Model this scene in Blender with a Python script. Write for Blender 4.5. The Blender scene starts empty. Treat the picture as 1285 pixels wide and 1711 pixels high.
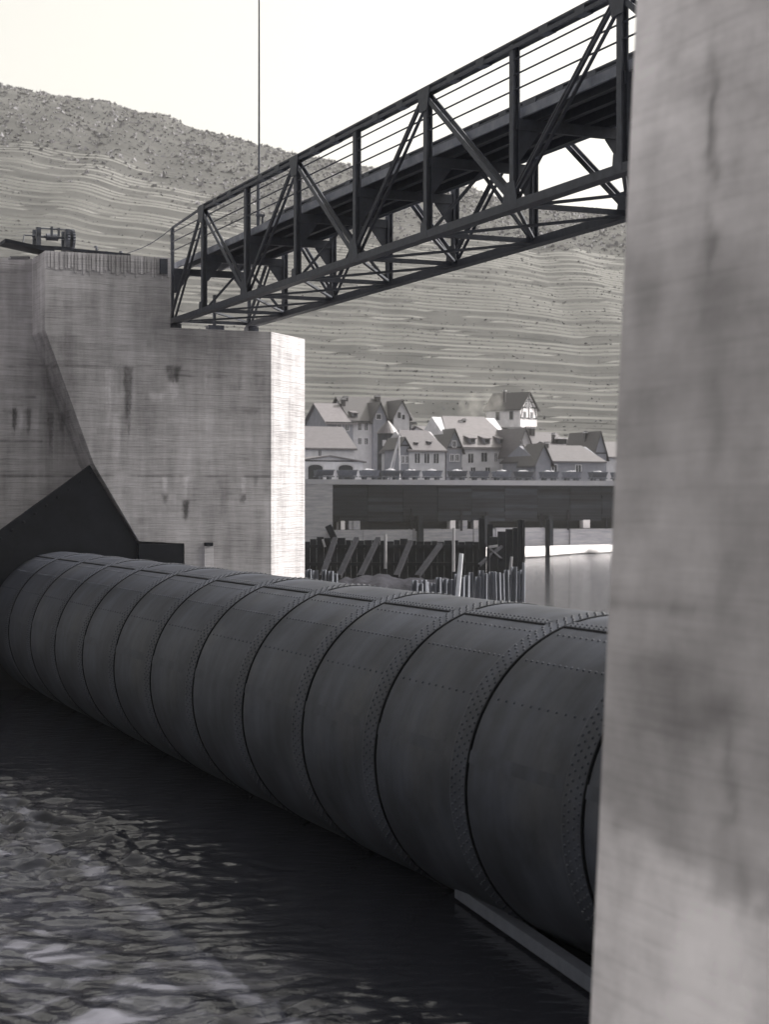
import bpy, math, random
import numpy as np
random.seed(7); np.random.seed(7)
S = bpy.context.scene
COL = S.collection
# ------------------------------------------------------------------ camera
F = 2900.0                     # focal length in photograph pixels (1285 wide)
CH = 5.2                       # eye height above the water (water = z 0)
HX, HY = 642.5, 840.0
TH = math.radians(23.3)        # direction of the weir against the view axis
SI, CO = math.sin(TH), math.cos(TH)
cam = bpy.data.cameras.new('camera'); camo = bpy.data.objects.new('camera', cam); COL.objects.link(camo)
camo.location = (0, 0, CH); camo.rotation_euler = (math.pi/2, 0, 0)
cam.sensor_fit = 'HORIZONTAL'; cam.sensor_width = 36; cam.lens = F/1285*36
cam.shift_y = -15.5/1285
cam.clip_start = 0.1; cam.clip_end = 5000
cam.dof.use_dof = True; cam.dof.focus_distance = 40; cam.dof.aperture_fstop = 2.6
S.camera = camo
# ------------------------------------------------------------------ light
AZ, EL = math.radians(64), math.radians(43)
w = bpy.data.worlds.new('World'); S.world = w; w.use_nodes = True
nt = w.node_tree; bg = nt.nodes['Background']
sky = nt.nodes.new('ShaderNodeTexSky'); sky.sky_type = 'NISHITA'; sky.sun_disc = False
sky.sun_elevation = EL; sky.sun_rotation = AZ; sky.dust_density = 4.0; sky.air_density = 1.0
hs = nt.nodes.new('ShaderNodeHueSaturation'); hs.inputs['Saturation'].default_value = 0.10
tint = nt.nodes.new('ShaderNodeMixRGB'); tint.blend_type = 'MULTIPLY'; tint.inputs['Fac'].default_value = 1
tint.inputs['Color2'].default_value = (1.0, 0.96, 0.87, 1)
nt.links.new(sky.outputs[0], hs.inputs['Color']); nt.links.new(hs.outputs[0], tint.inputs['Color1'])
nt.links.new(tint.outputs[0], bg.inputs['Color']); bg.inputs['Strength'].default_value = 0.10
sl = bpy.data.lights.new('sun', 'SUN'); slo = bpy.data.objects.new('sun', sl); COL.objects.link(slo)
sl.energy = 3.0; sl.angle = math.radians(0.5); sl.color = (1.0, 0.955, 0.88)
slo.rotation_euler = (math.pi/2-EL, 0, math.pi-AZ)   # lamp looks down -Z; sits at azimuth AZ from +Y towards +X
slo.location = (60, 20, 60)
S.view_settings.view_transform = 'Standard'; S.view_settings.look = 'None'
S.view_settings.exposure = 1.3; S.view_settings.gamma = 1
S.cycles.use_denoising = True
S.cycles.max_bounces = 6; S.cycles.volume_bounces = 1

# ------------------------------------------------------------------ coordinates
def W(u, v, z=0):              # u along the weir away from the camera, v upstream (right), z above water
    return (-u*SI+v*CO, u*CO+v*SI, z)
def on_u(x, y, U):             # photo pixel on the plane u = U -> (v, z)
    k = (x-HX)/F
    v = (k*U*CO+U*SI)/(CO-k*SI)
    Y = U*CO+v*SI
    return v, CH-(y-HY)*Y/F
def pixY(x, y, Y): return ((x-HX)*Y/F, Y, CH-(y-HY)*Y/F)
def to_uv(X, Y): return -SI*X+CO*Y, CO*X+SI*Y
def project(u, v, z):
    X = -u*SI+v*CO; Y = u*CO+v*SI
    return HX+F*X/Y, HY-(z-CH)*F/Y
# ------------------------------------------------------------------ noise for stains and terrain
_P = np.random.RandomState(3).rand(256, 256)
def vnoise(x, y):
    x = np.asarray(x, float); y = np.asarray(y, float)
    xi = np.floor(x).astype(int); yi = np.floor(y).astype(int)
    fx = x-xi; fy = y-yi; fx = fx*fx*(3-2*fx); fy = fy*fy*(3-2*fy)
    a = _P[xi & 255, yi & 255]; b = _P[(xi+1) & 255, yi & 255]; c = _P[xi & 255, (yi+1) & 255]; d = _P[(xi+1) & 255, (yi+1) & 255]
    return (a*(1-fx)+b*fx)*(1-fy)+(c*(1-fx)+d*fx)*fy
def fbm(x, y, o=4):
    t = 0; a = .5
    for i in range(o):
        t = t+a*vnoise(x*2**i+17*i, y*2**i+31*i); a *= .5
    return t/(1-.5**o)
def sstep(a, b, x):
    t = np.clip((x-a)/(b-a), 0, 1); return t*t*(3-2*t)
# ------------------------------------------------------------------ mesh builder
class MB:
    def __init__(s): s.v = []; s.f = []; s.smooth = False
    def add(s, vs, fs):
        n = len(s.v); s.v += [tuple(p) for p in vs]; s.f += [tuple(i+n for i in q) for q in fs]; return s
    def box(s, x0, x1, y0, y1, z0, z1):
        return s.add([(x0,y0,z0),(x1,y0,z0),(x1,y1,z0),(x0,y1,z0),(x0,y0,z1),(x1,y0,z1),(x1,y1,z1),(x0,y1,z1)],
                     [(0,3,2,1),(4,5,6,7),(0,1,5,4),(1,2,6,5),(2,3,7,6),(3,0,4,7)])
    def beam(s, p, q, w, h, up=(0,0,1), off=(0,0)):
        p = np.array(p, float); q = np.array(q, float); d = q-p; d /= np.linalg.norm(d)
        up = np.array(up, float); a = np.cross(d, up)
        if np.linalg.norm(a) < 1e-4: a = np.cross(d, (1,0,0))
        a /= np.linalg.norm(a); b = np.cross(a, d)
        o = a*off[0]+b*off[1]
        vs = []
        for e in (p, q):
            for i, j in ((-1,-1),(1,-1),(1,1),(-1,1)): vs.append(e+o+a*i*w/2+b*j*h/2)
        return s.add(vs, [(3,2,1,0),(4,5,6,7),(0,1,5,4),(1,2,6,5),(2,3,7,6),(3,0,4,7)])
    def tube(s, p, q, r0, r1=None, n=10):
        r1 = r0 if r1 is None else r1
        p = np.array(p, float); q = np.array(q, float); d = q-p; d /= np.linalg.norm(d)
        a = np.cross(d, (0,0,1));
        if np.linalg.norm(a) < 1e-4: a = np.array((1.,0,0))
        a /= np.linalg.norm(a); b = np.cross(a, d)
        vs = []
        for e, r in ((p, r0), (q, r1)):
            for k in range(n):
                t = 2*math.pi*k/n; vs.append(e+a*r*math.cos(t)+b*r*math.sin(t))
        fs = [(k,(k+1)%n,n+(k+1)%n,n+k) for k in range(n)]+[tuple(range(n))[::-1], tuple(range(n,2*n))]
        return s.add(vs, fs)
    def prism(s, poly, axis, a, b):      # polygon (2d) extruded along an axis
        def mk(p, t):
            return (t,p[0],p[1]) if axis == 0 else ((p[0],t,p[1]) if axis == 1 else (p[0],p[1],t))
        n = len(poly); vs = [mk(p,a) for p in poly]+[mk(p,b) for p in poly]
        fs = [(k,(k+1)%n,n+(k+1)%n,n+k) for k in range(n)]+[tuple(range(n))[::-1], tuple(range(n,2*n))]
        return s.add(vs, fs)
    def grid(s, A):                      # A[i][j] -> point
        A = np.asarray(A); n, m = A.shape[:2]; o = len(s.v)
        s.v += [tuple(p) for p in A.reshape(-1,3)]
        s.f += [(o+i*m+j, o+i*m+j+1, o+(i+1)*m+j+1, o+(i+1)*m+j) for i in range(n-1) for j in range(m-1)]
        return s
    def build(s, name, mat, parent=None, attr=None, fix=True, smooth=None):
        off = parent.get('_o', (0,0,0)) if parent is not None else (0,0,0)
        V = np.array(s.v, float)-np.array(off)
        me = bpy.data.meshes.new(name); me.from_pydata(V.tolist(), [], s.f); me.update()
        if fix:
            import bmesh
            bm = bmesh.new(); bm.from_mesh(me); bmesh.ops.recalc_face_normals(bm, faces=bm.faces); bm.to_mesh(me); bm.free()
        if attr is not None:
            at = me.attributes.new('stain_tone', 'FLOAT', 'POINT'); at.data.foreach_set('value', np.asarray(attr, np.float32))
        if smooth or s.smooth: me.polygons.foreach_set('use_smooth', [True]*len(me.polygons))
        me.materials.append(mat)
        o = bpy.data.objects.new(name, me); COL.objects.link(o)
        if parent is not None: o.parent = parent
        return o
def tag(o, label=None, cat=None, group=None, kind=None):
    if label: o['label'] = label
    if cat: o['category'] = cat
    if group: o['group'] = group
    if kind: o['kind'] = kind
    return o
def thing(name, label, cat, u0, v0, z0, group=None, rot=None):
    """Empty at the base of a thing; its parts are written in (v, u, z) and stored relative to it."""
    o = bpy.data.objects.new(name, None); COL.objects.link(o); o.empty_display_size = .3
    o.location = W(u0, v0, z0); o.rotation_euler = (0, 0, TH); o['_o'] = (v0, u0, z0)
    return tag(o, label, cat, group)
def lone(o, u0, v0, z0):                 # place a one-mesh thing whose mesh was built relative to (v0,u0,z0)
    o.location = W(u0, v0, z0); o.rotation_euler = (0, 0, TH); return o
def local(name, label, cat, loc, rz=0, group=None):
    o = bpy.data.objects.new(name, None); COL.objects.link(o); o.location = loc; o.rotation_euler = (0,0,rz)
    return tag(o, label, cat, group)
def copy_tree(o, parent=None):
    c = o.copy(); COL.objects.link(c); c.parent = parent
    for ch in list(o.children): copy_tree(ch, c)
    return c
# ------------------------------------------------------------------ materials
def gray(v, warm=0.0):
    t = min(1, max(0, v/.35)); k = .10*(warm-.4)     # toned print: cool in dark paints, warm in pale plaster and stone
    return (v*(.88+.11*t+k), v*(.95+.03*t), v*(1.30-.24*t-k), 1)
def mat(name, v, rough=.8, var=.25, scale=4.0, stretch=(1,1,1), bump=.0, metal=0, warm=0., spec=.5, detail=5, fine=0.0):
    m = bpy.data.materials.new(name); m.use_nodes = True; t = m.node_tree; N = t.nodes; L = t.links
    b = N['Principled BSDF']; b.inputs['Roughness'].default_value = rough; b.inputs['Metallic'].default_value = metal
    b.inputs['Specular IOR Level'].default_value = spec
    tc = N.new('ShaderNodeTexCoord'); mp = N.new('ShaderNodeMapping'); mp.inputs['Scale'].default_value = stretch
    L.new(tc.outputs['Object'], mp.inputs['Vector'])
    n = N.new('ShaderNodeTexNoise'); n.inputs['Scale'].default_value = scale; n.inputs['Detail'].default_value = detail
    n.inputs['Roughness'].default_value = .65
    L.new(mp.outputs[0], n.inputs['Vector'])
    r = N.new('ShaderNodeValToRGB'); r.color_ramp.elements[0].position = .28; r.color_ramp.elements[1].position = .72
    r.color_ramp.elements[0].color = gray(v*(1-var), warm); r.color_ramp.elements[1].color = gray(v*(1+var), warm)
    L.new(n.outputs['Fac'], r.inputs['Fac']); L.new(r.outputs[0], b.inputs['Base Color'])
    if bump:
        bp = N.new('ShaderNodeBump'); bp.inputs['Strength'].default_value = bump; bp.inputs['Distance'].default_value = .02
        L.new(n.outputs['Fac'], bp.inputs['Height']); L.new(bp.outputs[0], b.inputs['Normal'])
    return m
def concrete(name, v, board=.17, boardvar=.16, warm=.55, bump=.5, blot=.25, runoff=.9, lift=None, axis='Z'):
    m = bpy.data.materials.new(name); m.use_nodes = True; t = m.node_tree; N = t.nodes; L = t.links
    b = N['Principled BSDF']; b.inputs['Roughness'].default_value = .9; b.inputs['Specular IOR Level'].default_value = .25
    tc = N.new('ShaderNodeTexCoord'); sep = N.new('ShaderNodeSeparateXYZ'); L.new(tc.outputs['Object'], sep.inputs[0])
    def M(op, a, c=None):
        q = N.new('ShaderNodeMath'); q.operation = op
        for i, x in enumerate((a, c)):
            if x is None: continue
            if isinstance(x, (int, float)): q.inputs[i].default_value = x
            else: L.new(x, q.inputs[i])
        return q.outputs[0]
    wob = N.new('ShaderNodeTexNoise'); wob.inputs['Scale'].default_value = .7; L.new(tc.outputs['Object'], wob.inputs['Vector'])
    zz = M('ADD', M('DIVIDE', sep.outputs['Z'], board), M('MULTIPLY', wob.outputs['Fac'], .5))
    row = M('FLOOR', zz); fr = M('FRACT', zz)
    along = M('ADD', sep.outputs['X'], sep.outputs['Y'])
    wn0 = N.new('ShaderNodeTexWhiteNoise'); wn0.noise_dimensions = '1D'; L.new(row, wn0.inputs['W'])
    seg = M('FLOOR', M('ADD', M('DIVIDE', along, 2.6), M('MULTIPLY', wn0.outputs['Value'], 7.0)))
    cmb = N.new('ShaderNodeCombineXYZ'); L.new(row, cmb.inputs[0]); L.new(seg, cmb.inputs[1])
    wn = N.new('ShaderNodeTexWhiteNoise'); wn.noise_dimensions = '2D'; L.new(cmb.outputs[0], wn.inputs['Vector'])
    edge = M('LESS_THAN', M('MINIMUM', fr, M('SUBTRACT', 1.0, fr)), .07)
    # horizontal grain left by the boards
    mp = N.new('ShaderNodeMapping'); mp.inputs['Scale'].default_value = (.9, .9, 14); L.new(tc.outputs['Object'], mp.inputs[0])
    gr = N.new('ShaderNodeTexNoise'); gr.inputs['Scale'].default_value = 2.2; gr.inputs['Detail'].default_value = 6; L.new(mp.outputs[0], gr.inputs['Vector'])
    # vertical run-off
    mp2 = N.new('ShaderNodeMapping'); mp2.inputs['Scale'].default_value = (2.6, 2.6, .35); L.new(tc.outputs['Object'], mp2.inputs[0])
    ru = N.new('ShaderNodeTexNoise'); ru.inputs['Scale'].default_value = 1.3; ru.inputs['Detail'].default_value = 5; L.new(mp2.outputs[0], ru.inputs['Vector'])
    bl = N.new('ShaderNodeTexNoise'); bl.inputs['Scale'].default_value = .8; bl.inputs['Detail'].default_value = 7; bl.inputs['Roughness'].default_value = .65; L.new(tc.outputs['Object'], bl.inputs['Vector'])
    at = N.new('ShaderNodeAttribute'); at.attribute_name = 'stain_tone'
    k = M('ADD', M('MULTIPLY', M('SUBTRACT', wn.outputs['Value'], .5), boardvar), 1.0)
    k = M('ADD', k, M('MULTIPLY', M('SUBTRACT', gr.outputs['Fac'], .5), .9*boardvar/.22))
    k = M('ADD', k, M('MULTIPLY', M('SUBTRACT', ru.outputs['Fac'], .5), runoff))
    k = M('ADD', k, M('MULTIPLY', M('SUBTRACT', bl.outputs['Fac'], .5), blot*4))
    k = M('SUBTRACT', k, M('MULTIPLY', edge, .16*boardvar/.22))
    k = M('MAXIMUM', M('MULTIPLY', k, at.outputs['Fac']), .12)
    mix = N.new('ShaderNodeMixRGB'); mix.blend_type = 'MULTIPLY'; mix.inputs['Fac'].default_value = 1; mix.inputs['Color1'].default_value = gray(v, warm)
    L.new(k, mix.inputs['Color2']); L.new(mix.outputs[0], b.inputs['Base Color'])
    bp = N.new('ShaderNodeBump'); bp.inputs['Strength'].default_value = bump; bp.inputs['Distance'].default_value = .03
    hh = M('SUBTRACT', M('ADD', M('MULTIPLY', wn.outputs['Value'], .5), gr.outputs['Fac']), M('MULTIPLY', edge, .6))
    L.new(hh, bp.inputs['Height']); L.new(bp.outputs[0], b.inputs['Normal'])
    return m
M_conc = concrete('board_marked_concrete', .44, boardvar=.14)
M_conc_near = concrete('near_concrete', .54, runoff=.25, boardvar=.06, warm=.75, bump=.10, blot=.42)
M_conc_far = mat('quay_concrete', .26, var=.3, scale=1.2, stretch=(.5,.5,4), warm=.4)
M_steel = mat('bridge_steel_paint', .055, spec=.3, rough=.55, var=.3, scale=6, bump=.1)
M_roller = mat('roller_steel_paint', .046, rough=.55, spec=.2, var=.5, scale=.9, bump=.04, detail=7)
_t = M_roller.node_tree; _N = _t.nodes; _L = _t.links          # run-off streaks and pale smudges on the paint
_b = _N['Principled BSDF']; _src = _b.inputs['Base Color'].links[0].from_socket
_tc = _N.new('ShaderNodeTexCoord'); _mp = _N.new('ShaderNodeMapping'); _mp.inputs['Scale'].default_value = (.6, 3.2, .6)
_oi = _N.new('ShaderNodeObjectInfo'); _ml = _N.new('ShaderNodeMath'); _ml.operation = 'MULTIPLY'; _ml.inputs[1].default_value = 60; _L.new(_oi.outputs['Random'], _ml.inputs[0])
_va = _N.new('ShaderNodeVectorMath'); _va.operation = 'ADD'; _L.new(_tc.outputs['Object'], _va.inputs[0]); _L.new(_ml.outputs[0], _va.inputs[1]); _L.new(_va.outputs[0], _mp.inputs[0])
_n = _N.new('ShaderNodeTexNoise'); _n.inputs['Scale'].default_value = 1.0; _n.inputs['Detail'].default_value = 6; _L.new(_mp.outputs[0], _n.inputs['Vector'])
_r = _N.new('ShaderNodeValToRGB'); _r.color_ramp.elements[0].position = .35; _r.color_ramp.elements[1].position = .7; _r.color_ramp.elements[0].color = (.80,.80,.80,1); _r.color_ramp.elements[1].color = (1.18,1.18,1.18,1)
_L.new(_n.outputs['Fac'], _r.inputs['Fac'])
_m = _N.new('ShaderNodeMixRGB'); _m.blend_type = 'MULTIPLY'; _m.inputs['Fac'].default_value = 1; _L.new(_src, _m.inputs['Color1']); _L.new(_r.outputs[0], _m.inputs['Color2'])
_n2 = _N.new('ShaderNodeTexNoise'); _n2.inputs['Scale'].default_value = .55; _n2.inputs['Detail'].default_value = 8; _n2.inputs['Roughness'].default_value = .7; _L.new(_va.outputs[0], _n2.inputs['Vector'])
_r2 = _N.new('ShaderNodeValToRGB'); _r2.color_ramp.elements[0].position = .52; _r2.color_ramp.elements[1].position = .72; _r2.color_ramp.elements[0].color = (0,0,0,1); _r2.color_ramp.elements[1].color = (.6,.6,.6,1)
_L.new(_n2.outputs['Fac'], _r2.inputs['Fac'])
_m2 = _N.new('ShaderNodeMixRGB'); _m2.inputs['Color2'].default_value = (.075,.077,.086,1); _L.new(_r2.outputs[0], _m2.inputs['Fac']); _L.new(_m.outputs[0], _m2.inputs['Color1']); _L.new(_m2.outputs[0], _b.inputs['Base Color'])
M_shield = mat('dark_tarred_steel', .018, spec=.15, rough=.6, var=.35, scale=1.5)
M_deckwood = mat('deck_timber', .13, rough=.85, var=.4, scale=3, stretch=(.6,6,6))
M_fascia = mat('weathered_deck_edge', .24, rough=.85, var=.3, scale=3)
M_wood = mat('pale_timber', .34, rough=.8, var=.3, scale=3, stretch=(1,1,.25), warm=.5)
M_darkwood = mat('tarred_timber', .022, spec=.2, rough=.85, var=.45, scale=2.5, stretch=(1,1,.4))
M_tar = mat('black_caulking_tar', .006, rough=.9, var=.2, spec=.1)
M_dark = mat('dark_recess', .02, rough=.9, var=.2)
M_rubble = mat('pale_rubble', .28, var=.3, scale=6, bump=.6, warm=.3)
M_mud = mat('wet_mud', .03, warm=1.0, spec=.03, rough=.95, var=.5, scale=1.2, bump=.6)
M_sand = mat('pale_sand', .62, var=.15, scale=.6, warm=.6)
M_iron = mat('rusty_iron', .07, rough=.6, var=.4, scale=9)
M_pile = mat('sheet_pile_steel', .16, rough=.5, var=.5, scale=2.5, stretch=(1,1,.2))
def walls(v, warm=.4): return mat('plaster_wall', v, var=.18, scale=1.0, warm=warm)
M_wall = [walls(.44), walls(.55), walls(.2), walls(.7, .6)]
def slate(v): return mat('slate_roof', v, rough=.45, var=.22, scale=1.6, stretch=(1,1,3), warm=1.6)
M_roof = [slate(.04), slate(.08), slate(.085), slate(.12)]
M_pane = mat('dark_window_pane', .03, rough=.2, var=.1)
M_frame = mat('painted_frame', .55, var=.1, warm=.4)

# ================================================================== SETTING
# ---- ground sheet under everything
g = MB().add([(-1150,-400,-3.0),(1150,-400,-3.0),(1150,1050,-3.0),(-1150,1050,-3.0)], [(0,1,2,3)]).build('ground', M_mud, fix=False); tag(g, kind='structure')
# ---- river
def axis_pts(lo, hi, a, b, fine, grow=1.22):
    p = list(np.arange(a, b, fine)); d = fine; x = p[-1]
    while x < hi: d = min(d*grow, 40); x += d; p.append(min(x, hi))
    d = fine; x = a; q = []
    while x > lo: d = min(d*grow, 40); x -= d; q.append(max(x, lo))
    return np.array(sorted(set(q))+p)
gx = axis_pts(-900, 900, -9, 4.0, .05); gy = axis_pts(-140, 196, 13, 34, .06)
Xg, Yg = np.meshgrid(gx, gy)
Ug = -SI*Xg+CO*Yg; Vg = CO*Xg+SI*Yg
def waves(X, Y, U, V):
    wx = (fbm(X*.35, Y*.35, 3)-.5)*2.2; wy = (fbm(X*.35+50, Y*.35+9, 3)-.5)*2.2
    x = X+wx; y = Y+wy
    a = fbm(x*2.4, y*4.6, 4)-.5
    b = np.abs(fbm(x*1.6+30, y*3.1+7, 2)-.5)
    big = fbm(X*.28+4, Y*.4+2, 3)-.5
    patch = sstep(.38, .62, fbm(X*.22+3, Y*.3+11, 3))
    turb = sstep(9.2, 5.5, V)                       # rough below the gate, calm above and close to it
    near = sstep(60, 25, np.hypot(X, Y))
    return near*(turb*(.25*a-.10*b+.13*big)*(.35+.9*patch)) + .012*(fbm(X*.8, Y*.8, 2)-.5)*near
Zg = waves(Xg, Yg, Ug, Vg)
_wx = Xg+(fbm(Xg*.5, Yg*.5, 3)-.5)*2.4; _wy = Yg+(fbm(Xg*.5+9, Yg*.5+3, 3)-.5)*2.4
foam = sstep(.52, .80, fbm(_wx*1.6, _wy*4.2, 5)+.35*(fbm(Xg*.3+7, Yg*.4, 2)-.5))*sstep(7.6, 4.6, Vg)*sstep(40, 28, Yg)
rv = MB().grid(np.dstack([Xg, Yg, Zg]))
def water_mat():
    m = bpy.data.materials.new('river_water'); m.use_nodes = True; t = m.node_tree; N = t.nodes; L = t.links
    b = N['Principled BSDF']; b.inputs['Roughness'].default_value = .05; b.inputs['IOR'].default_value = 1.33
    b.inputs['Base Color'].default_value = gray(.02, .5)
    at = N.new('ShaderNodeAttribute'); at.attribute_name = 'stain_tone'
    mx = N.new('ShaderNodeMixRGB'); mx.inputs['Color1'].default_value = gray(.02, .5); mx.inputs['Color2'].default_value = gray(.13, .7)
    L.new(at.outputs['Fac'], mx.inputs['Fac']); L.new(mx.outputs[0], b.inputs['Base Color'])
    mr = N.new('ShaderNodeMapRange'); mr.inputs['To Min'].default_value = .05; mr.inputs['To Max'].default_value = .45; L.new(at.outputs['Fac'], mr.inputs['Value']); L.new(mr.outputs[0], b.inputs['Roughness'])
    tc = N.new('ShaderNodeTexCoord')
    mp = N.new('ShaderNodeMapping'); mp.inputs['Scale'].default_value = (1.0, 1.6, 1); L.new(tc.outputs['Object'], mp.inputs[0])
    n = N.new('ShaderNodeTexNoise'); n.inputs['Scale'].default_value = 2.4; n.inputs['Detail'].default_value = 4; n.inputs['Distortion'].default_value = .6
    L.new(mp.outputs[0], n.inputs['Vector'])
    bp = N.new('ShaderNodeBump'); bp.inputs['Strength'].default_value = .35; bp.inputs['Distance'].default_value = .06
    L.new(n.outputs['Fac'], bp.inputs['Height']); L.new(bp.outputs[0], b.inputs['Normal'])
    return m
tag(rv.build('river_water', water_mat(), fix=False, smooth=True, attr=foam.ravel()), kind='structure')
# ---- quay ground behind the far wall
UW = 171.0
zt = on_u(770, 803, UW)[1]                          # top of the far quay wall
v0w, v1w = -60, 260
q = MB()
q.add([W(UW+.6, -400, zt), W(UW+.6, 520, zt), W(UW+170, 520, zt), W(UW+170, -400, zt)], [(0,1,2,3)])
tag(q.build('quay_ground', mat('trodden_earth', .12, var=.4, scale=.4), fix=False), kind='structure')
# ---- hillside with vineyard terraces
YB, YC = 268.0, 620.0
cp = [(-1500,60),(-400,108),(0,146),(130,171),(280,201),(430,238),(500,254),(590,276),(700,301),(800,328),(950,350),(1050,358),(1300,385),(2400,470)]
cX = np.array([(p[0]-HX)*YC/F for p in cp]); cZ = np.array([CH-(p[1]-HY)*YC/F for p in cp])
hx = np.arange(-360, 330, 1.8)
def crest(X): return np.interp(X, cX, cZ)+ (fbm(X*.05, X*0+3, 3)-.5)*6
def gprof(t): return 1-(1-t)**1.18
def ginv(g): return 1-(1-g)**(1/1.18)
NT = 105
rows = []; vines = []
ZB = zt-.3
for k in range(NT+1):
    gk = k/NT + (fbm(hx*.018, hx*0+k*.05, 3)-.5)*.010*min(1, k/6) + (vnoise(hx*.07, hx*0+k*3.1)-.5)*.003
    gk = np.clip(gk, 0, 1) if k < NT else np.ones_like(hx)
    z = ZB+(crest(hx)-ZB)*gk
    Yk = YB+(YC-YB)*ginv(gk)+ (fbm(hx*.012, hx*0+gk*2, 3)-.5)*18*gk*(1-gk)*2
    wood = sstep(.44, .78, gk+.25*(fbm(hx*.03, hx*0+k*.08, 3)-.5))
    wall = (crest(hx)-ZB)/NT*.42*(1-wood*.8)*sstep(.2, .5, vnoise(hx*.05+k*5.3, hx*0+k*1.7))
    rows.append(np.stack([hx, Yk, z], 1))
    if 0 < k < NT: rows.append(np.stack([hx, Yk+.3, z+wall], 1))
    vines.append((Yk, z+wall, wood))
back = rows[-1].copy(); back[:,1] += 220; back[:,2] -= 60; rows.append(back)
hill = MB().grid(np.array(rows))
def hill_mat():
    m = bpy.data.materials.new('vineyard_slope'); m.use_nodes = True; t = m.node_tree; N = t.nodes; L = t.links
    b = N['Principled BSDF']; b.inputs['Roughness'].default_value = .95; b.inputs['Specular IOR Level'].default_value = .1
    ge = N.new('ShaderNodeNewGeometry'); sp = N.new('ShaderNodeSeparateXYZ'); L.new(ge.outputs['True Normal'], sp.inputs[0])
    tc = N.new('ShaderNodeTexCoord')
    n = N.new('ShaderNodeTexNoise'); n.inputs['Scale'].default_value = .05; n.inputs['Detail'].default_value = 9; n.inputs['Roughness'].default_value = .7
    L.new(tc.outputs['Object'], n.inputs['Vector'])
    r = N.new('ShaderNodeValToRGB'); r.color_ramp.elements[0].position = .35; r.color_ramp.elements[1].position = .7
    r.color_ramp.elements[0].color = (.040, .041, .043, 1); r.color_ramp.elements[1].color = (.092, .092, .093, 1)
    L.new(n.outputs['Fac'], r.inputs['Fac'])
    c = N.new('ShaderNodeMath'); c.operation = 'LESS_THAN'; L.new(sp.outputs['Z'], c.inputs[0]); c.inputs[1].default_value = .72
    mx = N.new('ShaderNodeMixRGB'); L.new(c.outputs[0], mx.inputs['Fac']); L.new(r.outputs[0], mx.inputs['Color1'])
    mx.inputs['Color2'].default_value = (.29, .288, .285, 1)     # dry-stone terrace walls
    L.new(mx.outputs[0], b.inputs['Base Color'])
    return m
M_hill = hill_mat()
tag(hill.build('hillside', M_hill, fix=False), kind='structure')
# unseen valley side added behind the camera to hold back sky light
nb = np.array([[(x_, -55-t_*260, 3.5+t_*115*(.8+.4*fbm(np.array(x_*.006), np.array(.7), 2))+(2.5*(fbm(np.array(x_*.05), np.array(t_*9), 3)-.5))) for x_ in np.linspace(-700, 700, 80)] for t_ in np.linspace(0, 1, 30)], float)
nb[0,:,2] = -2.5
tag(MB().grid(nb).build('added_hillside', M_hill, fix=False, smooth=True), kind='structure')
# tufts: vines on the terraces, scrub and wood above
def tufts(name, pts, sizes, mt, label, n, flat=.8, leaf=.24):
    rs = np.random.RandomState(len(pts)); P_ = np.repeat(np.array(pts, float), n, 0); s_ = np.repeat(np.array(sizes), n)[:,None]; N_ = len(P_)
    d = rs.normal(size=(N_,3)); d /= np.linalg.norm(d, axis=1)[:,None]; d[:,2] = abs(d[:,2])*flat
    c = P_+d*s_*rs.uniform(.3, 1, (N_,1)); a = rs.normal(size=(N_,3))*s_*leaf; b2 = rs.normal(size=(N_,3))*s_*leaf
    V = np.stack([c-a, c+b2, c+a, c-b2], 1).reshape(-1,3)
    me = bpy.data.meshes.new(name); me.vertices.add(4*N_); me.vertices.foreach_set('co', V.ravel())
    me.loops.add(4*N_); me.loops.foreach_set('vertex_index', np.arange(4*N_)); me.polygons.add(N_)
    me.polygons.foreach_set('loop_start', np.arange(0, 4*N_, 4)); me.update(calc_edges=True); me.validate(); me.materials.append(mt)
    o = bpy.data.objects.new(name, me); COL.objects.link(o); tag(o, label, None, None, 'stuff'); o['category'] = 'plants'; return o
pv, sv, ps, ss = [], [], [], []
for k in range(1, NT):
    Yk, zk, wood = vines[k]; Yn, zn, _ = vines[min(k+1, NT)]
    for j in range(len(hx)):
        X = hx[j]; Y0 = Yk[j]
        px = HX+F*X/Y0
        if px < -250 or px > 1350: continue
        f = random.random()
        if wood[j] < .6:
            for r_i in range(3):
                pv.append((X+random.uniform(-.8,.8), Y0+.5+(Yn[j]-Y0-.6)*(1-f*f), zk[j]+(zn[j]-zk[j])*(1-f*f)*.2)); sv.append(random.uniform(.25, .5)); f = random.random()
        for r_i in range(0 if wood[j] < .3 else (random.random() < .9*wood[j])+(random.random() < .9*wood[j])):
            f = random.random()
            ps.append((X+random.uniform(-.9,.9), Y0+(Yn[j]-Y0)*f, zk[j]+(zn[j]-zk[j])*f*.6)); ss.append(random.choice((.35,.5,.6,.8,1.1))*(.6+.4*wood[j]))
for j in range(len(hx)):
    for q_ in range(2):
        ps.append((hx[j]+random.uniform(-1,1), vines[NT][0][j]+random.uniform(-1,3), vines[NT][1][j]-.3)); ss.append(random.uniform(.5, 1.3))
M_vine = mat('vine_leaves', .075, var=.3, scale=.1, warm=.9)
M_scrub = mat('scrub_leaves', .17, var=.3, scale=.05, warm=.9)
tufts('vines', pv, sv, M_vine, 'low vines growing along the hillside terraces', 4, .9, .3)
tufts('scrub_wood', ps, ss, M_scrub, 'scrub and bushy wood covering the upper hillside', 11, .7, .3)

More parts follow.
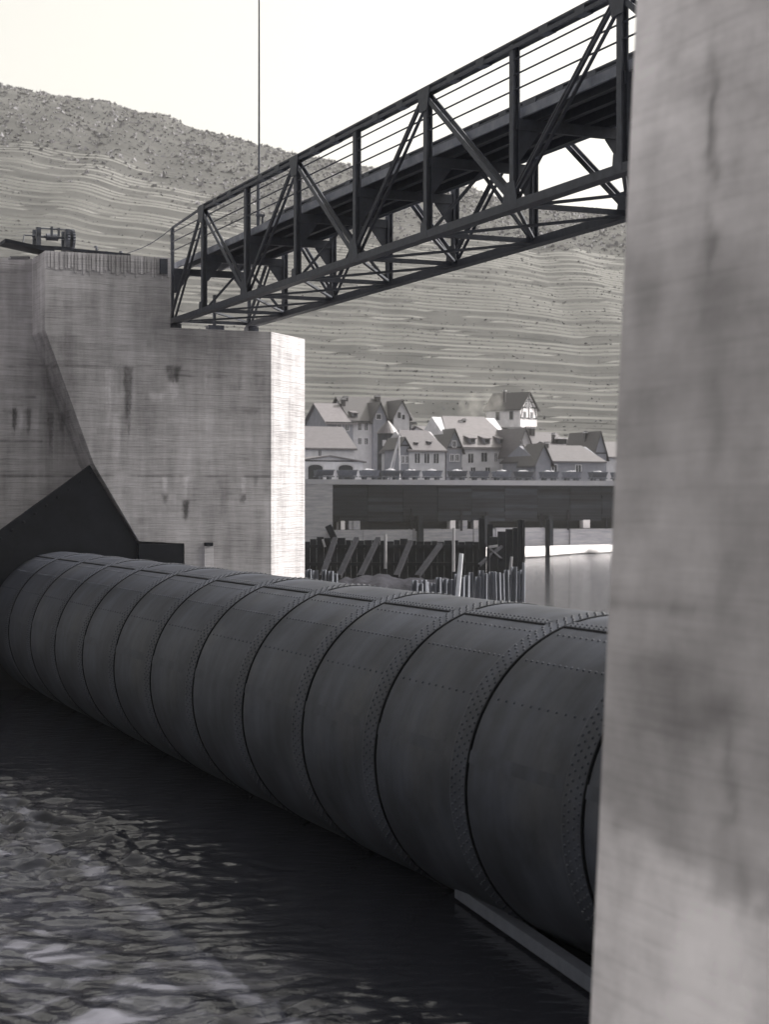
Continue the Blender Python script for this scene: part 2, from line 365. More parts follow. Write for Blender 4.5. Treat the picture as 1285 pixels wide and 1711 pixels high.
# ================================================================== FAR PIER
UP = 48.4
def r_edge(z):      # edge of the niche in which the roller climbs
    return np.interp(z, [3.9, 3.95, 4.02, 4.1, 6.3, 10.03, 12.3], [14.54, 14.54, 14.54, 13.2, 11.88, 10.5, 10.5])
STK = [ # x0, x1, y0, y1, factor on the photographed face: run-off below the lift joints, patches, painted niche shadow
 (176,190,614,690,1.35),(194,204,614,660,.8),(205,222,612,712,.42),(186,202,690,790,1.18),(276,304,612,640,.45),(283,300,640,665,1.25),
 (340,346,606,650,1.3),(398,404,628,646,.65),(272,280,796,826,1.35),(271,281,826,842,.45),(306,314,796,836,1.3),(304,316,836,872,.38),(364,384,800,860,.78),
 (402,410,796,828,1.3),(400,411,826,842,.45),(424,432,796,812,.65),(440,452,806,822,.7),(248,278,655,672,1.3),(404,436,684,692,.7),(378,405,642,655,.8),
 (20,28,682,726,.4),(30,40,684,722,1.3),(44,52,684,722,.6),(54,66,682,730,1.15),(80,90,690,745,.6),(96,110,690,720,.7),(60,130,560,760,.72),(0,52,684,690,.7),  # the tall wide entry is the niche's shadow band put into colour
 (230,330,440,612,.9),(150,230,430,440,.8),(290,450,555,600,.85),(340,356,908,950,1.25),(170,230,900,960,1.1),(300,450,690,790,1.06),(430,453,560,960,1.05),
 (0,52,500,720,1.05),(160,240,640,900,1.08),(150,170,430,560,.92),(85,160,440,560,1.05)]
JNT = [(0,290,612),(290,453,628),(0,453,796),(0,70,737),(0,52,455),(0,60,664)]
def stain_shade_far(u, v, z):
    px, py = project(u, v, z)
    n1 = (fbm(px*.09, py*.05, 3)-.5)*14; n2 = (fbm(px*.3+40, py*.3, 2)-.5)*6
    col = (vnoise(px*.55, py*0+2)-.5)+.7*(vnoise(px*.17, py*0+8)-.5)
    s = np.ones_like(px)
    for x0, x1, y0, y1, k in STK:
        e = max(1.5, (x1-x0)*.16); ey = max(3., (y1-y0)*.10)
        w_ = 1.5*(x1-x0)*.16*np.clip((py-y0)/(y1-y0), 0, 1.2)
        mk = sstep(x0-e, x0+e, px+n2*.7-w_)*sstep(x1+e, x1-e, px+n2*.7+w_)*sstep(y0-3, y0+3, py)*sstep(y1+ey*2, y1-ey*2, py+n1+col*(y1-y0)*.5)
        s = s*(1+(k-1)*mk*np.clip(.5+1.0*fbm(px*.35, py*.05, 3)+.5*col, 0, 1.2))
    for x0, x1, y in JNT:
        s = s*(1-.45*np.exp(-((py-y+n2*.25)/1.6)**2)*((px > x0) & (px < x1))*sstep(.25, .5, fbm(px*.03, py*0+y, 2)))
    return s
pier = thing('concrete_pier', 'tall board-marked concrete weir pier with slanting niche, under the far end of the bridge', 'pier', 51.5, 12, -2)
lifts = [(-2.6, 4.02), (4.02, 5.97), (5.97, 9.12), (9.12, 10.24), (10.24, 12.25)]
def plan(z, top):
    r = float(r_edge(z)); vr = 14.12 if top else 17.2
    p = [(4.7,UP),(8.0,UP),(8.0,UP+1.8),(r,UP+1.8),(r,UP),(vr,UP)]
    p += [(vr,54.7)] if top else [(18.9,UP+1.7),(18.9,53),(17.2,54.7)]
    return p+[(4.7,54.7)]
for i, (za, zb) in enumerate(lifts):
    m = MB(); at = []
    zs = [za]+[zz for zz in (4.03, 4.1, 6.3, 10.03) if za < zz < zb]+[zb]
    for zl, zh in zip(zs[:-1], zs[1:]):
        top = za >= 10.2
        A = plan(zl+1e-4, top); B = plan(zh-1e-4, top); n = len(A)
        for a in range(n):
            b = (a+1) % n
            ln = math.hypot(A[a][0]-A[b][0], A[a][1]-A[b][1]); vis = a in (2,3,4,5)
            nu_ = max(1, int(ln/(.045 if vis else 2))); nz = max(1, int((zh-zl)/(.06 if vis else 2)))
            t = np.linspace(0, 1, nu_+1)[None,:,None]; h = np.linspace(0, 1, nz+1)[:,None,None]
            A0, A1, B0, B1 = map(np.array, (A[a], A[b], B[a], B[b]))
            xy = (A0*(1-t)+A1*t)*(1-h)+(B0*(1-t)+B1*t)*h
            G = np.concatenate([xy, np.broadcast_to(zl+(zh-zl)*h, xy.shape[:2]+(1,))], 2)
            m.grid(G); at.append(stain_shade_far(G[...,1].ravel(), G[...,0].ravel(), G[...,2].ravel()))
    TA = plan(zb-1e-4, za >= 10.2)
    for zc, pl in ((zb, TA), (za, plan(za+1e-4, za >= 10.2))):
        m.add([(p[0],p[1],zc-(.002 if zc == zb else -.002)) for p in pl], [tuple(range(len(pl)))]); at.append(np.ones(len(pl)))
    m.build('concrete_lift', M_conc, pier, attr=np.concatenate(at), fix=True)
# ribbed band of upright form boards under the top edge, small pale block at the foot
rb = [on_u(x, 430, UP)[0] for x in (80, 285)]
v = rb[0]
bm_ = None
while v < rb[1]:
    wd = random.uniform(.05, .12)
    MB().box(v, v+wd*.8, UP-.025-random.random()*.02, UP+.02, 11.72+random.uniform(-.1,.1), 12.25).build('form_board_rib', M_conc, pier, attr=np.full(8, random.uniform(.7, 1.2)))
    v += wd*1.25
a, za = on_u(340, 950, UP); b, zb = on_u(355, 912, UP)
MB().box(a, b, UP-.12, UP+.05, za, zb).build('corbel_block', M_conc, pier, attr=np.full(8, 1.35))
MB().box(a+.02, b-.03, UP-.16, UP+.05, zb, zb+.1).build('corbel_cap', M_darkwood, pier)
a, za = on_u(266, 458, UP)
MB().box(a, 14.0, UP-.12, UP+.02, za, 12.2).build('bearing_recess_plate', M_steel, pier)

# ================================================================== NEAR PIER
UN = 7.8
def v_near(z): return 4.654+.0523*(z-CH)
near = thing('concrete_pier', 'pale blotched concrete pier face close by, filling the right edge', 'pier', 5, 10, -2)
NB = [(1195,200,8,100,.5),(1192,250,8,60,.6),(1187,400,9,38,.55),(1120,240,40,18,.85),(1195,480,50,60,.75),(1070,500,25,60,.72),(1110,100,60,10,.8),
      (1150,150,60,30,.85),(1190,640,18,130,.82),(1140,640,60,40,.85),(1190,760,18,60,.8),(1110,1120,70,28,.66),(1210,1175,40,35,.6),(1150,1200,60,30,.75),(1080,1180,40,40,.75),
      (1210,1270,12,60,.72),(1215,1360,12,60,.7),(1220,1000,14,80,.78),(1240,1480,12,60,.8),(1050,1260,40,60,.9),(1070,700,40,60,.9),(1230,900,30,60,.85),(1130,880,40,40,1.12),(1060,940,30,40,1.15),(1110,1050,60,30,1.1),(1150,1010,50,5,.8)]
def stain_veil_near(u, v, z):
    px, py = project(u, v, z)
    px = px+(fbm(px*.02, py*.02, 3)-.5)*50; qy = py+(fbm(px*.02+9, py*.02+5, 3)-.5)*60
    s = .88+.85*sstep(640, 20, qy)  # paler towards the top: a hazy veil put into the concrete colour
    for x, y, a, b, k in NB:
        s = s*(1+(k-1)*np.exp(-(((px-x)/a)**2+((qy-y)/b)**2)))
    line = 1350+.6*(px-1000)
    s = s*(1+.7*sstep(line-25, line+35, py+(fbm(px*.03, py*.03, 3)-.5)*60))         # paler below a slanting, ragged line
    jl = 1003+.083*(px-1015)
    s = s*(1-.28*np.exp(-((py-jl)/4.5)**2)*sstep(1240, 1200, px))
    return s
m = MB(); at = []
zz = np.linspace(-2.6, 8.6, 190); uu = np.linspace(UN, 5.6, 60)
G = np.array([[(v_near(z), u, z) for u in uu] for z in zz]); m.grid(G); at.append(stain_veil_near(G[...,1].ravel(), G[...,0].ravel(), G[...,2].ravel()))
def npan(pts):
    m.add(pts, [(0,1,2,3)]); at.append(np.ones(4))
z0, z1 = -2.6, 12.25
npan([(v_near(z0),5.6,z0),(v_near(z0),3.0,z0),(v_near(8.6),3.0,8.6),(v_near(8.6),5.6,8.6)])
npan([(v_near(8.6),UN,8.6),(v_near(8.6),3.0,8.6),(v_near(z1),3.0,z1),(v_near(z1),UN,z1)])
for (za, zb, vb) in ((z0, 10.24, 17.2), (10.24, z1, 14.12)):
    npan([(v_near(za),UN,za),(vb,UN,za),(vb,UN,zb),(v_near(zb),UN,zb)])
    npan([(v_near(za),3.0,za),(vb,3.0,za),(vb,3.0,zb),(v_near(zb),3.0,zb)])
    npan([(vb,3.0,za),(vb,UN,za),(vb,UN,zb),(vb,3.0,zb)])
npan([(v_near(z1),3,z1),(14.12,3,z1),(14.12,UN,z1),(v_near(z1),UN,z1)])
npan([(14.12,3,10.24),(17.2,3,10.24),(17.2,UN,10.24),(14.12,UN,10.24)])
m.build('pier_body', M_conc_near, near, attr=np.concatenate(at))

# ================================================================== ROLLER GATE
VR, ZR, R = 10.95, 1.82, 2.01
PITCH, UA = 2.73, 18.35
roll = thing('roller_gate', 'huge dark riveted steel roller lying across the weir between the piers', 'weir roller', 28, VR, -.2)
NSEG = 96
def ring_pt(ang, u, r): return (VR-r*math.sin(ang), u, ZR+r*math.cos(ang))   # ang from the top towards the camera side
def seam_angle(slope):
    k = math.tan(math.atan(slope/CO)); best = None
    for a in np.linspace(-.3, 2.2, 4000):
        v, _, z = ring_pt(a, 0, R); d = abs((CH-z)/v-k)
        if best is None or d < best[0]: best = (d, a)
    return best[1]
SEAMS = [(seam_angle(.134), 'lap'), (seam_angle(.1436), 'row'), (seam_angle(.177), 'row'), (seam_angle(.228), 'row2'), (seam_angle(.312), 'faint')]
SEAMS += [(a+2.35, 'row') for a, _ in SEAMS[:3]] + [(3.9, 'lap'), (4.9, 'lap')]
def shell(u0, u1):
    m = MB(); prof = [(u0, R-.10), (u0, R+.004), (u0+.012, R+.009), (u0+.03, R+.009), (u0+.40, R+.009), (u0+.42, R+.009), (u0+.425, R), (u0+.44, R), (u1-.07, R), (u1-.05, R), (u1-.045, R-.10)]
    A = np.array([[ring_pt(2*math.pi*k/NSEG, u, r) for k in range(NSEG+1)] for u, r in prof])
    m.grid(A); m.smooth = True; return m
def dome(m, p, n, t, r, h):
    p, n, t = map(np.array, (p, n, t)); b = np.cross(n, t); vs = []
    for rr, hh, kk in ((1, -.004/h, 7), (.72, .66, 7)):
        for k in range(kk):
            an = 2*math.pi*k/kk; vs.append(p+t*r*rr*math.cos(an)+b*r*rr*math.sin(an)+n*h*hh)
    vs.append(p+n*h)
    fs = [(k,(k+1)%7,7+(k+1)%7,7+k) for k in range(7)]+[(7+k,7+(k+1)%7,14) for k in range(7)]
    m.add(vs, fs)
def rivet_ring(u0, u1):
    m = MB()
    for j, du in enumerate((.06, .15, .27, .36)):
        nr = 118
        for k in range(nr):
            a = 2*math.pi*(k+.5*(j % 2))/nr
            n = (-math.sin(a), 0, math.cos(a)); dome(m, ring_pt(a, u0+du, R+.009), n, (0,1,0), .022, .015)
    for a, kind in SEAMS:
        rows_ = {'lap': ((-.018, .11, 0), (-.05, .11, .055)), 'row': ((0, .135, 0),), 'row2': ((0, .2, 0),), 'faint': ((-.02, .14, 0), (-.045, .14, .07))}[kind]
        for da, sp, o in rows_:
            u = u0+.5+o
            while u < u1-.08:
                aa = a+da; dome(m, ring_pt(aa, u, R+(.012 if kind == 'lap' else 0)), (-math.sin(aa), 0, math.cos(aa)), (0,1,0), .021 if kind != 'faint' else .016, .014 if kind != 'faint' else .005); u += sp
    m.smooth = True; return m
def lap_plate(u0, u1, a, th=.013):
    m = MB(); ang = np.linspace(a-.075, a, 4)
    A = np.array([[ring_pt(x, u, R+th) for x in ang]+[ring_pt(a+.001, u, R-.01)] for u in (u0+.43, u1-.03)])
    m.grid(A); return m
ring_edges = [UA+PITCH*i for i in range(-4, 11)]
ring_edges = [u for u in ring_edges if u > UN+.05]
proto = None
for i, u in enumerate(ring_edges):
    # local ring spans from the rivet band (far side of the joint line) away from the camera
    u1 = min(u+PITCH, UP-.02)
    if proto is None:
        sh = shell(u, u+PITCH).build('shell_ring', M_roller, roll)
        rvt = rivet_ring(u, u+PITCH).build('rivets', M_roller, sh, fix=False)
        rvt.data.transform(__import__('mathutils').Matrix.Translation((-VR, -28, .2))); rvt['kind'] = 'stuff'
        lps = []
        for a, kd in SEAMS:
            if kd in ('lap', 'faint'):
                l = lap_plate(u, u+PITCH, a, .013 if kd == 'lap' else .004).build('seam_strap', M_roller, sh, smooth=False)
                l.data.transform(__import__('mathutils').Matrix.Translation((-VR, -28, .2))); lps.append(l)
        for u_a, u_b in ((u-.022, u+.012),):
            A_ = np.array([[ring_pt(2*math.pi*k/NSEG, uu_, r_) for k in range(NSEG+1)] for uu_, r_ in ((u_a, R-.02), (u_a+.004, R+.006), (u_b, R+.0115), (u_b+.002, R))])
            ck = MB().grid(A_).build('caulked_joint', M_tar, sh, smooth=True); ck.data.transform(__import__('mathutils').Matrix.Translation((-VR, -28, .2)))
        for a, kd in SEAMS:
            if kd == 'lap':
                A_ = np.array([[ring_pt(x_, uu_, r_) for x_, r_ in ((a-.004, R+.0145), (a+.007, R+.010), (a+.011, R-.01))] for uu_ in (u+.43, u+PITCH-.05)])
                ck = MB().grid(A_).build('caulked_seam', M_tar, sh); ck.data.transform(__import__('mathutils').Matrix.Translation((-VR, -28, .2)))
        proto = (sh, u)
    else:
        c = copy_tree(proto[0], roll); c.location = (0, u-proto[1], 0)
        if i == len(ring_edges)-1: pass
last = ring_edges[-1]+PITCH
MB().prism([(ring_pt(2*math.pi*k/48, 0, R-.06)[0], ring_pt(2*math.pi*k/48, 0, R-.06)[2]) for k in range(48)], 1, UN+.1, UP+.3).build('inner_drum', M_dark, roll)
# dark end shield in the niche with its arm
US = UP+.12
sh_poly = [(11.80,6.26),(13.16,4.08),(13.16,-.8),(6.4,-.8),(6.4,2.3),(9.25,4.42)]
MB().prism(sh_poly, 1, US, US+.16).build('end_shield', M_shield, roll)
a, za = on_u(307, 908, UP-.1); b, zb = on_u(303, 955, UP-.1)
MB().box(13.17, a, UP-.10, UP+.10, zb, za).build('shield_arm', M_shield, roll)
for i in range(9):
    p0 = np.array([9.25+ (11.8-9.25)*i/8, 4.42+(6.26-4.42)*i/8])
    dm = MB(); dome(dm, (p0[0]+.03, US-.001, p0[1]-.22), (0,-1,0), (1,0,0), .05, .03); dm.build('bolt', M_shield, roll)

# ================================================================== FOOTBRIDGE
V1, V2 = 14.40, 16.77
ZT, ZD, ZBC = 13.36, 12.28, 10.50
PN = 3.698; U0 = 46.05; UE = 49.2
nodes = [U0-PN*i for i in range(12)]
br = thing('truss_footbridge', 'dark steel truss footbridge rising from the far pier across the sky', 'footbridge', 28, 15.6, 10.3)
def BM(name, segs, mt=M_steel):
    m = MB()
    for s_ in segs: m.beam(*s_)
    return m.build(name, mt, br)
for sd, V in ((-1, V1), (1, V2)):
    ua, ub = U0, nodes[-1]
    # top chord: paired angles with batten plates, bottom chord deeper
    BM('top_chord', [((V-.0,ua+.25,ZT+.05),(V,ub,ZT+.05),.16,.035), ((V-.07,ua+.25,ZT-.06),(V-.07,ub,ZT-.06),.03,.07), ((V+.07,ua+.25,ZT-.06),(V+.07,ub,ZT-.06),.03,.07)])
    for i, u in enumerate(nodes[:-1]):
        for q_ in (.33, .67):
            uu_ = u-PN*q_
            MB().box(V-.09, V+.09, uu_-.16, uu_+.16, ZT-.10, ZT+.03).build('batten_plate', M_steel, br)
    BM('bottom_chord', [((V-.08,UE,ZBC),(V-.08,ub,ZBC),.04,.14), ((V+.08,UE,ZBC),(V+.08,ub,ZBC),.04,.14), ((V,UE,ZBC-.075),(V,ub,ZBC-.075),.24,.03)])
    for i, u in enumerate(nodes):
        BM('post', [((V-.055,u,ZBC),(V-.055,u,ZT),.15,.03,(1,0,0)), ((V+.055,u,ZBC),(V+.055,u,ZT),.15,.03,(1,0,0)), ((V,u,ZBC),(V,u,ZT),.03,.10,(1,0,0))])
        gz = ZT if i % 2 == 0 else ZBC
        sg = -1 if i % 2 == 0 else 1
        gp = [(u-.30, gz-sg*.04),(u+.30, gz-sg*.04),(u+.17, gz+sg*.42),(u-.17, gz+sg*.42)]
        MB().prism(gp, 0, V-.105, V-.085).build('gusset_plate', M_steel, br)
        if i % 2 == 0:
            MB().prism([(u-.16, ZBC-.05),(u+.16, ZBC-.05),(u+.12, ZBC+.25),(u-.12, ZBC+.25)], 0, V-.105, V-.085).build('gusset_plate', M_steel, br)
            for un in ((nodes[i-1] if i else UE-.15), (nodes[i+1] if i+1 < len(nodes) else None)):
                if un is None: continue
                w2 = .045 if un > u else .10
                if un > u:      # towards the far end: paired flats with a gap
                    BM('diagonal', [((V-.06,u,ZT-.1),(V-.06,un,ZBC+.1),.03,.06,(1,0,0),(.0,0)), ((V+.06,u,ZT-.1),(V+.06,un,ZBC+.1),.03,.06,(1,0,0)),
                                    ((V-.06,u+.12,ZT-.1),(V-.06,un+.12,ZBC+.1),.03,.05,(1,0,0))])
                else:
                    BM('diagonal', [((V-.07,u,ZT-.1),(V-.07,un,ZBC+.1),.11,.025,(1,0,0)), ((V+.07,u,ZT-.1),(V+.07,un,ZBC+.1),.11,.025,(1,0,0))])
    BM('end_post', [((V,UE-.05,ZBC-.1),(V,UE-.05,ZT-.12),.09,.09,(1,0,0))])
    BM('end_handrail', [((V,UE-.05,ZT-.12),(V,U0+.1,ZT+.02),.06,.05)])
    for dz in (.27, .54, .81):
        m = MB(); m.tube((V+.02*sd,UE,ZD+dz),(V+.02*sd,ub,ZD+dz), .017, n=6); m.build('railing_bar', M_steel, br)
    # deck edge
    BM('deck_fascia', [((V+.20*-sd,UE+.5,ZD-.09),(V+.20*-sd,ub,ZD-.09),.05,.17)], M_fascia)
# deck planks, stringers
pl0 = None; u = UE+.5
while u > nodes[-1]:
    if pl0 is None:
        pl0 = MB().box(V1+.23, V2-.23, u-.23, u, ZD-.06, ZD).build('deck_plank', M_deckwood, br); pu = u
    else:
        c = pl0.copy(); COL.objects.link(c); c.parent = br; c.location = (0, u-pu, random.uniform(-.006, .006))
    u -= .245
for vv in (V1+.45, V1+.94, V1+1.43, V2-.45):
    BM('stringer', [((vv,UE,ZD-.15),(vv,nodes[-1],ZD-.15),.09,.16)])
for i, u in enumerate(nodes+[UE-.1]):
    BM('floor_beam', [((V1,u,ZD-.33),(V2,u,ZD-.33),.10,.20)])
    for V, s_ in ((V1,1), (V2,-1)):
        MB().prism([(V+s_*.05, ZD-.42),(V+s_*.05, ZD-.95),(V+s_*.12, ZD-.95),(V+s_*.5, ZD-.45),(V+s_*.5, ZD-.42)], 1, u-.02, u+.02).build('knee_bracket', M_steel, br)
    BM('bottom_strut', [((V1,u,ZBC+.02),(V2,u,ZBC+.02),.09,.09)])
    if i % 2 == 0 and i < len(nodes):
        BM('sway_brace', [((V1+.1,u,ZBC+.1),((V1+V2)/2,u,ZD-.45),.06,.06), ((V2-.1,u,ZBC+.1),((V1+V2)/2,u,ZD-.45),.06,.06)])
seq = [UE-.1]+nodes
for a_, b_ in zip(seq[:-1], seq[1:]):
    mid = (a_+b_)/2
    BM('lateral_brace', [((V1,a_,ZBC-.02),(V2,b_,ZBC-.02),.07,.05)])
    BM('lateral_brace', [((V2,a_,ZBC+.05),(V1,b_,ZBC+.05),.07,.05)])
for V in (V1, V2):
    MB().box(V-.16, V+.16, UE-.45, UE-.05, 10.245, 10.40).build('bearing', M_steel, br)
a, za = on_u(352, 540, UE)
MB().box(a-.22, a+.26, UE-.5, UE-.2, 10.26, 10.40).build('bearing_block', M_steel, br)
MB().box(a-.04, a+.04, UE-.40, UE-.32, 10.40, 11.3).build('jack_post', M_steel, br)

# mast standing behind the bridge
mv, _ = on_u(434, 370, 47.6)
mo = thing('mast', 'tall thin two-stage mast standing behind the bridge railing', 'mast', 47.6, mv, ZD)
MB().tube((mv-.05,47.6,ZD),(mv-.05,47.6,ZD+2.35), .05, .045, 10).build('lower_pole', M_steel, mo)
MB().tube((mv+.09,47.6,ZD),(mv+.09,47.6,ZD+1.25), .035, .035, 8).build('side_pole', M_steel, mo)
MB().tube((mv-.02,47.6,ZD+1.1),(mv-.02,47.6,21.5), .036, .02, 10).build('upper_pole', M_iron, mo)
for dz in (.3, .75, 1.2): MB().box(mv-.11, mv+.14, 47.54, 47.66, ZD+dz, ZD+dz+.06).build('clamp', M_steel, mo)

# ================================================================== ON THE FAR PIER
ZP = 12.25
def pp(x, y, U=49.3): return on_u(x, y, U)
# winch
wv0, _ = pp(58, 410); wv1, _ = pp(118, 410)
wn = thing('hand_winch', 'hand winch with gear wheels and crank on the far pier top', 'winch', 49.4, (wv0+wv1)/2, ZP+.14)
zb_ = ZP+.14
for v_ in (wv0+.08, wv1-.12):
    m = MB(); m.box(v_-.06, v_+.06, 49.1, 49.22, zb_, zb_+.62); m.box(v_-.06, v_+.06, 49.6, 49.72, zb_, zb_+.62); m.box(v_-.05, v_+.05, 49.1, 49.72, zb_+.36, zb_+.46)
    m.build('side_frame', M_iron, wn)
MB().box(wv0-.02, wv1-.02, 49.05, 49.15, zb_+.001, zb_+.10).build('base_sill', M_darkwood, wn)
MB().tube((wv0-.05,49.4,zb_+.40),(wv1+.05,49.4,zb_+.40), .035, n=8).build('axle', M_iron, wn)
MB().tube((wv0+.35,49.4,zb_+.40),(wv1-.35,49.4,zb_+.40), .10, n=14).build('drum', M_iron, wn)
MB().tube((wv0+.0,49.16,zb_+.60),(wv1,49.16,zb_+.60), .022, n=8).build('tie_bar', M_iron, wn)
for v_ in (wv1-.10, wv1+.06):
    m = MB(); nT = 22; prof = []
    for k in range(nT*2):
        rr = .30 if k % 2 else .27; t = math.pi*k/nT; prof.append((49.35+rr*math.cos(t), zb_+.36+rr*math.sin(t)))
    m.prism(prof, 0, v_-.035, v_+.035); m.build('gear_wheel', M_iron, wn)
MB().tube((wv0-.30,49.3,zb_+.40),(wv0-.02,49.3,zb_+.40), .02, n=6).tube((wv0-.30,49.3,zb_+.40),(wv0-.36,49.2,zb_+.12), .02, n=6).build('crank', M_iron, wn)
MB().box(wv0+.42, wv0+.48, 49.1, 49.16, zb_+.4, zb_+.66).box(wv0+.62, wv0+.68, 49.1, 49.16, zb_+.4, zb_+.64).build('pawl_post', M_iron, wn)
# planks under and beside it
def plank(u0, va, za, vb, zb, w_, t, label, mt):
    m = MB(); m.beam((va-va, 0, za-za), (vb-va, 0, zb-za), w_, t); o = m.build('plank', mt)
    lone(o, u0, va, za); return tag(o, label, 'plank')
a = pp(4, 398); b = pp(80, 413)
plank(49.35, a[0], ZP+.30, b[0]+.1, ZP+.08, .9, .10, 'dark thick plank sticking out left under the winch', M_darkwood)
a = pp(22, 418); b = pp(56, 422)
plank(49.9, a[0], ZP-.05, b[0], ZP-.02, .3, .06, 'pale plank end below the winch plank at far left', M_wood)
a = pp(95, 421); b = pp(206, 430)
plank(48.62, a[0], ZP+.10, b[0], ZP+.035, .22, .07, 'long dark plank lying along the front edge of the far pier top', M_darkwood)
a = pp(174, 416); b = pp(204, 412)
plank(49.6, a[0], ZP+.12, b[0], ZP+.17, .2, .05, 'short dark plank propped up near the middle of the far pier top', M_darkwood)
for x, h, lab in ((166, .36, 'short dark iron peg left of the propped plank on the pier top'), (184, .22, 'smallest iron peg behind the propped plank on the pier top'), (208, .25, 'iron peg right of the propped plank holding the rope')):
    v_, _ = pp(x, 415); m = MB(); m.tube((0,0,0),(0.02,0,h), .045, .035, 8).tube((0,0,h),(0,0,h+.05), .06, .05, 8)
    tag(lone(m.build('iron_peg', M_iron), 49.7, v_, ZP), lab, 'peg', 'pegs on the pier top')
# rope from the bridge railing to the pier
a, _ = pp(212, 396, 50.2); m = MB(); pts = []
for i in range(13):
    t = i/12; pts.append((V1+(a-V1)*t, UE-.05+(50.2-UE)*t, ZT-.12+(ZP+.32-ZT+.12)*t-.10*math.sin(math.pi*t)))
m2 = MB()
for p_, q_ in zip(pts[:-1], pts[1:]): m2.tube(np.array(p_)-np.array(pts[0]), np.array(q_)-np.array(pts[0]), .012, n=5)
tag(lone(m2.build('rope', M_iron), pts[0][1], pts[0][0], pts[0][2]), 'thin rope running from the bridge end post down to the far pier top', 'rope')
m2 = MB(); sa = pp(128, 405)[0]; sb = pp(168, 405)[0]
for i in range(10):
    t0, t1 = i/10, (i+1)/10; fz = lambda t: ZP+.3-.9*t*(1-t)*.9
    m2.tube(((sb-sa)*t0, 0, fz(t0)-ZP), ((sb-sa)*t1, 0, fz(t1)-ZP), .011, n=5)
tag(lone(m2.build('rope', M_iron), 49.5, sa, ZP), 'slack rope sagging from the winch to the nearest peg', 'rope')

# ================================================================== BEAM IN THE WATER
def wpt(x, y, z=.1): Y = (CH-z)*F/(y-HY); return np.array(((x-HX)*Y/F, Y, z))
p = wpt(770, 1488, .12); q_ = wpt(1010, 1652, .12)
m = MB(); d = q_-p; m.beam((0,0,0), tuple(d), .17, .16)
o = m.build('timber_beam', mat('wet_grey_timber', .08, var=.25, scale=5)); o.location = tuple(p); tag(o, 'long straight grey timber beam floating beside the roller at lower right', 'timber')
p = wpt(905, 1560, .1); q_ = wpt(985, 1600, .1)

# ================================================================== COFFERDAM
YF = 119.0
cof = local('cofferdam', 'dark timber and sheet-pile cofferdam with leaning struts standing in the river', 'cofferdam', (0, 100, 0))
def cpart(m, name, mt):
    o = m.build(name, mt); o.data.transform(__import__('mathutils').Matrix.Translation((0, -100, 0))); o.parent = cof; return o
# far wall of tarred planks
x = 470.0
while x < 812:
    wpx = random.uniform(9, 14); ty = 899 + (x-508)*.022 + random.uniform(-2.5, 2.5) + (8 if x < 515 else 0)
    A = pixY(x, ty, YF); B = pixY(x+wpx-.5, ty, YF)
    dy = random.uniform(-.05, .05)
    cpart(MB().box(A[0], B[0], YF+dy, YF+dy+.14, -1.2, A[2]), 'wall_plank', M_darkwood); x += wpx
A = pixY(470, 0, YF-.1); B = pixY(812, 0, YF-.1)
for z in (2.1, .9): cpart(MB().box(A[0], B[0], YF-.28, YF-.07, z, z+.22), 'waling', M_darkwood)
for xt, yt, xb, yb in ((560,900,538,956),(596,900,566,965),(632,900,601,967),(686,905,662,968),(736,910,697,970),(655,930,640,972)):
    if xt == 655: continue
    A = pixY(xt, yt, YF-.5); zb = .35; Yb = YF-5; Xb = (xb-HX)*Yb/F
    cpart(MB().beam((A[0], YF-.4, A[2]), (Xb, Yb, zb), .32, .25), 'strut', mat('strut_timber', .022, warm=.9, var=.4, scale=2, spec=.05) if xt == 560 else bpy.data.materials['strut_timber'])
def pole(x, y0, y1, Y, wpx, mt, lean=0, name='pole'):
    A = pixY(x, y0, Y); B = pixY(x+lean, y1, Y)
    cpart(MB().tube((B[0], Y, B[2]), (A[0], Y, A[2]), wpx*Y/F/2, wpx*Y/F/2*.9, 8), name, mt)
pole(644, 893, 950, YF-.8, 5, M_wood); pole(758, 882, 955, 108, 5, M_wood); pole(539, 901, 914, YF-.5, 4, M_wood, 4)
pole(771, 925, 1025, 82, 8, mat('whitewashed_pole', .62, var=.1), -9)
A = pixY(548, 878, YF-.3); B = pixY(561, 898, YF-.3)
cpart(MB().beam((A[0],YF-.3,A[2]), (B[0],YF-.3,B[2]-.3), .45, .2, (0,1,0)), 'leaning_post', M_darkwood)
# heavy posts and braces at the far right corner
for x, y0, wpx in ((805,866,10),(819,876,9),(915,868,7)):
    A = pixY(x, y0, 117 if x < 900 else 165); Yp = A[1]; hw = wpx*Yp/F/2
    if x == 915:
        o = MB().box(-hw, hw, -.25, .25, -1.4, A[2]).build('timber_post', M_darkwood); o.location = (A[0], Yp, 0)
        tag(o, 'single dark timber post standing before the quay wall right of the cofferdam', 'post')
    else: cpart(MB().box(A[0]-hw, A[0]+hw, Yp-.2, Yp+.2, -1, A[2]), 'corner_post', M_darkwood)
x = 842
for i, (x, y0, wpx) in enumerate(((826,897,14),(840,888,16),(852,884,13),(862,882,10),(871,868,11))):
    Yp = 116-i*2.6; A = pixY(x, y0, Yp); hw = wpx*Yp/F/2
    cpart(MB().box(A[0]-hw, A[0]+hw, Yp-.35, Yp+.35, -1, A[2]), 'side_plank', M_darkwood)
for (xa, ya, xb, yb) in ((818,918,838,935),(838,913,800,945)):
    A = pixY(xa, ya, 104); B = pixY(xb, yb, 101); cpart(MB().beam(A, B, .16, .16), 'brace', bpy.data.materials['strut_timber'])
pole(816, 916, 1000, 100, 6, bpy.data.materials['strut_timber'])
pole(855, 930, 960, 98, 5, M_wood, -3)
A = pixY(817, 914, 100); B = pixY(832, 912, 100); cpart(MB().beam(A, B, .14, .14), 'brace', M_wood)
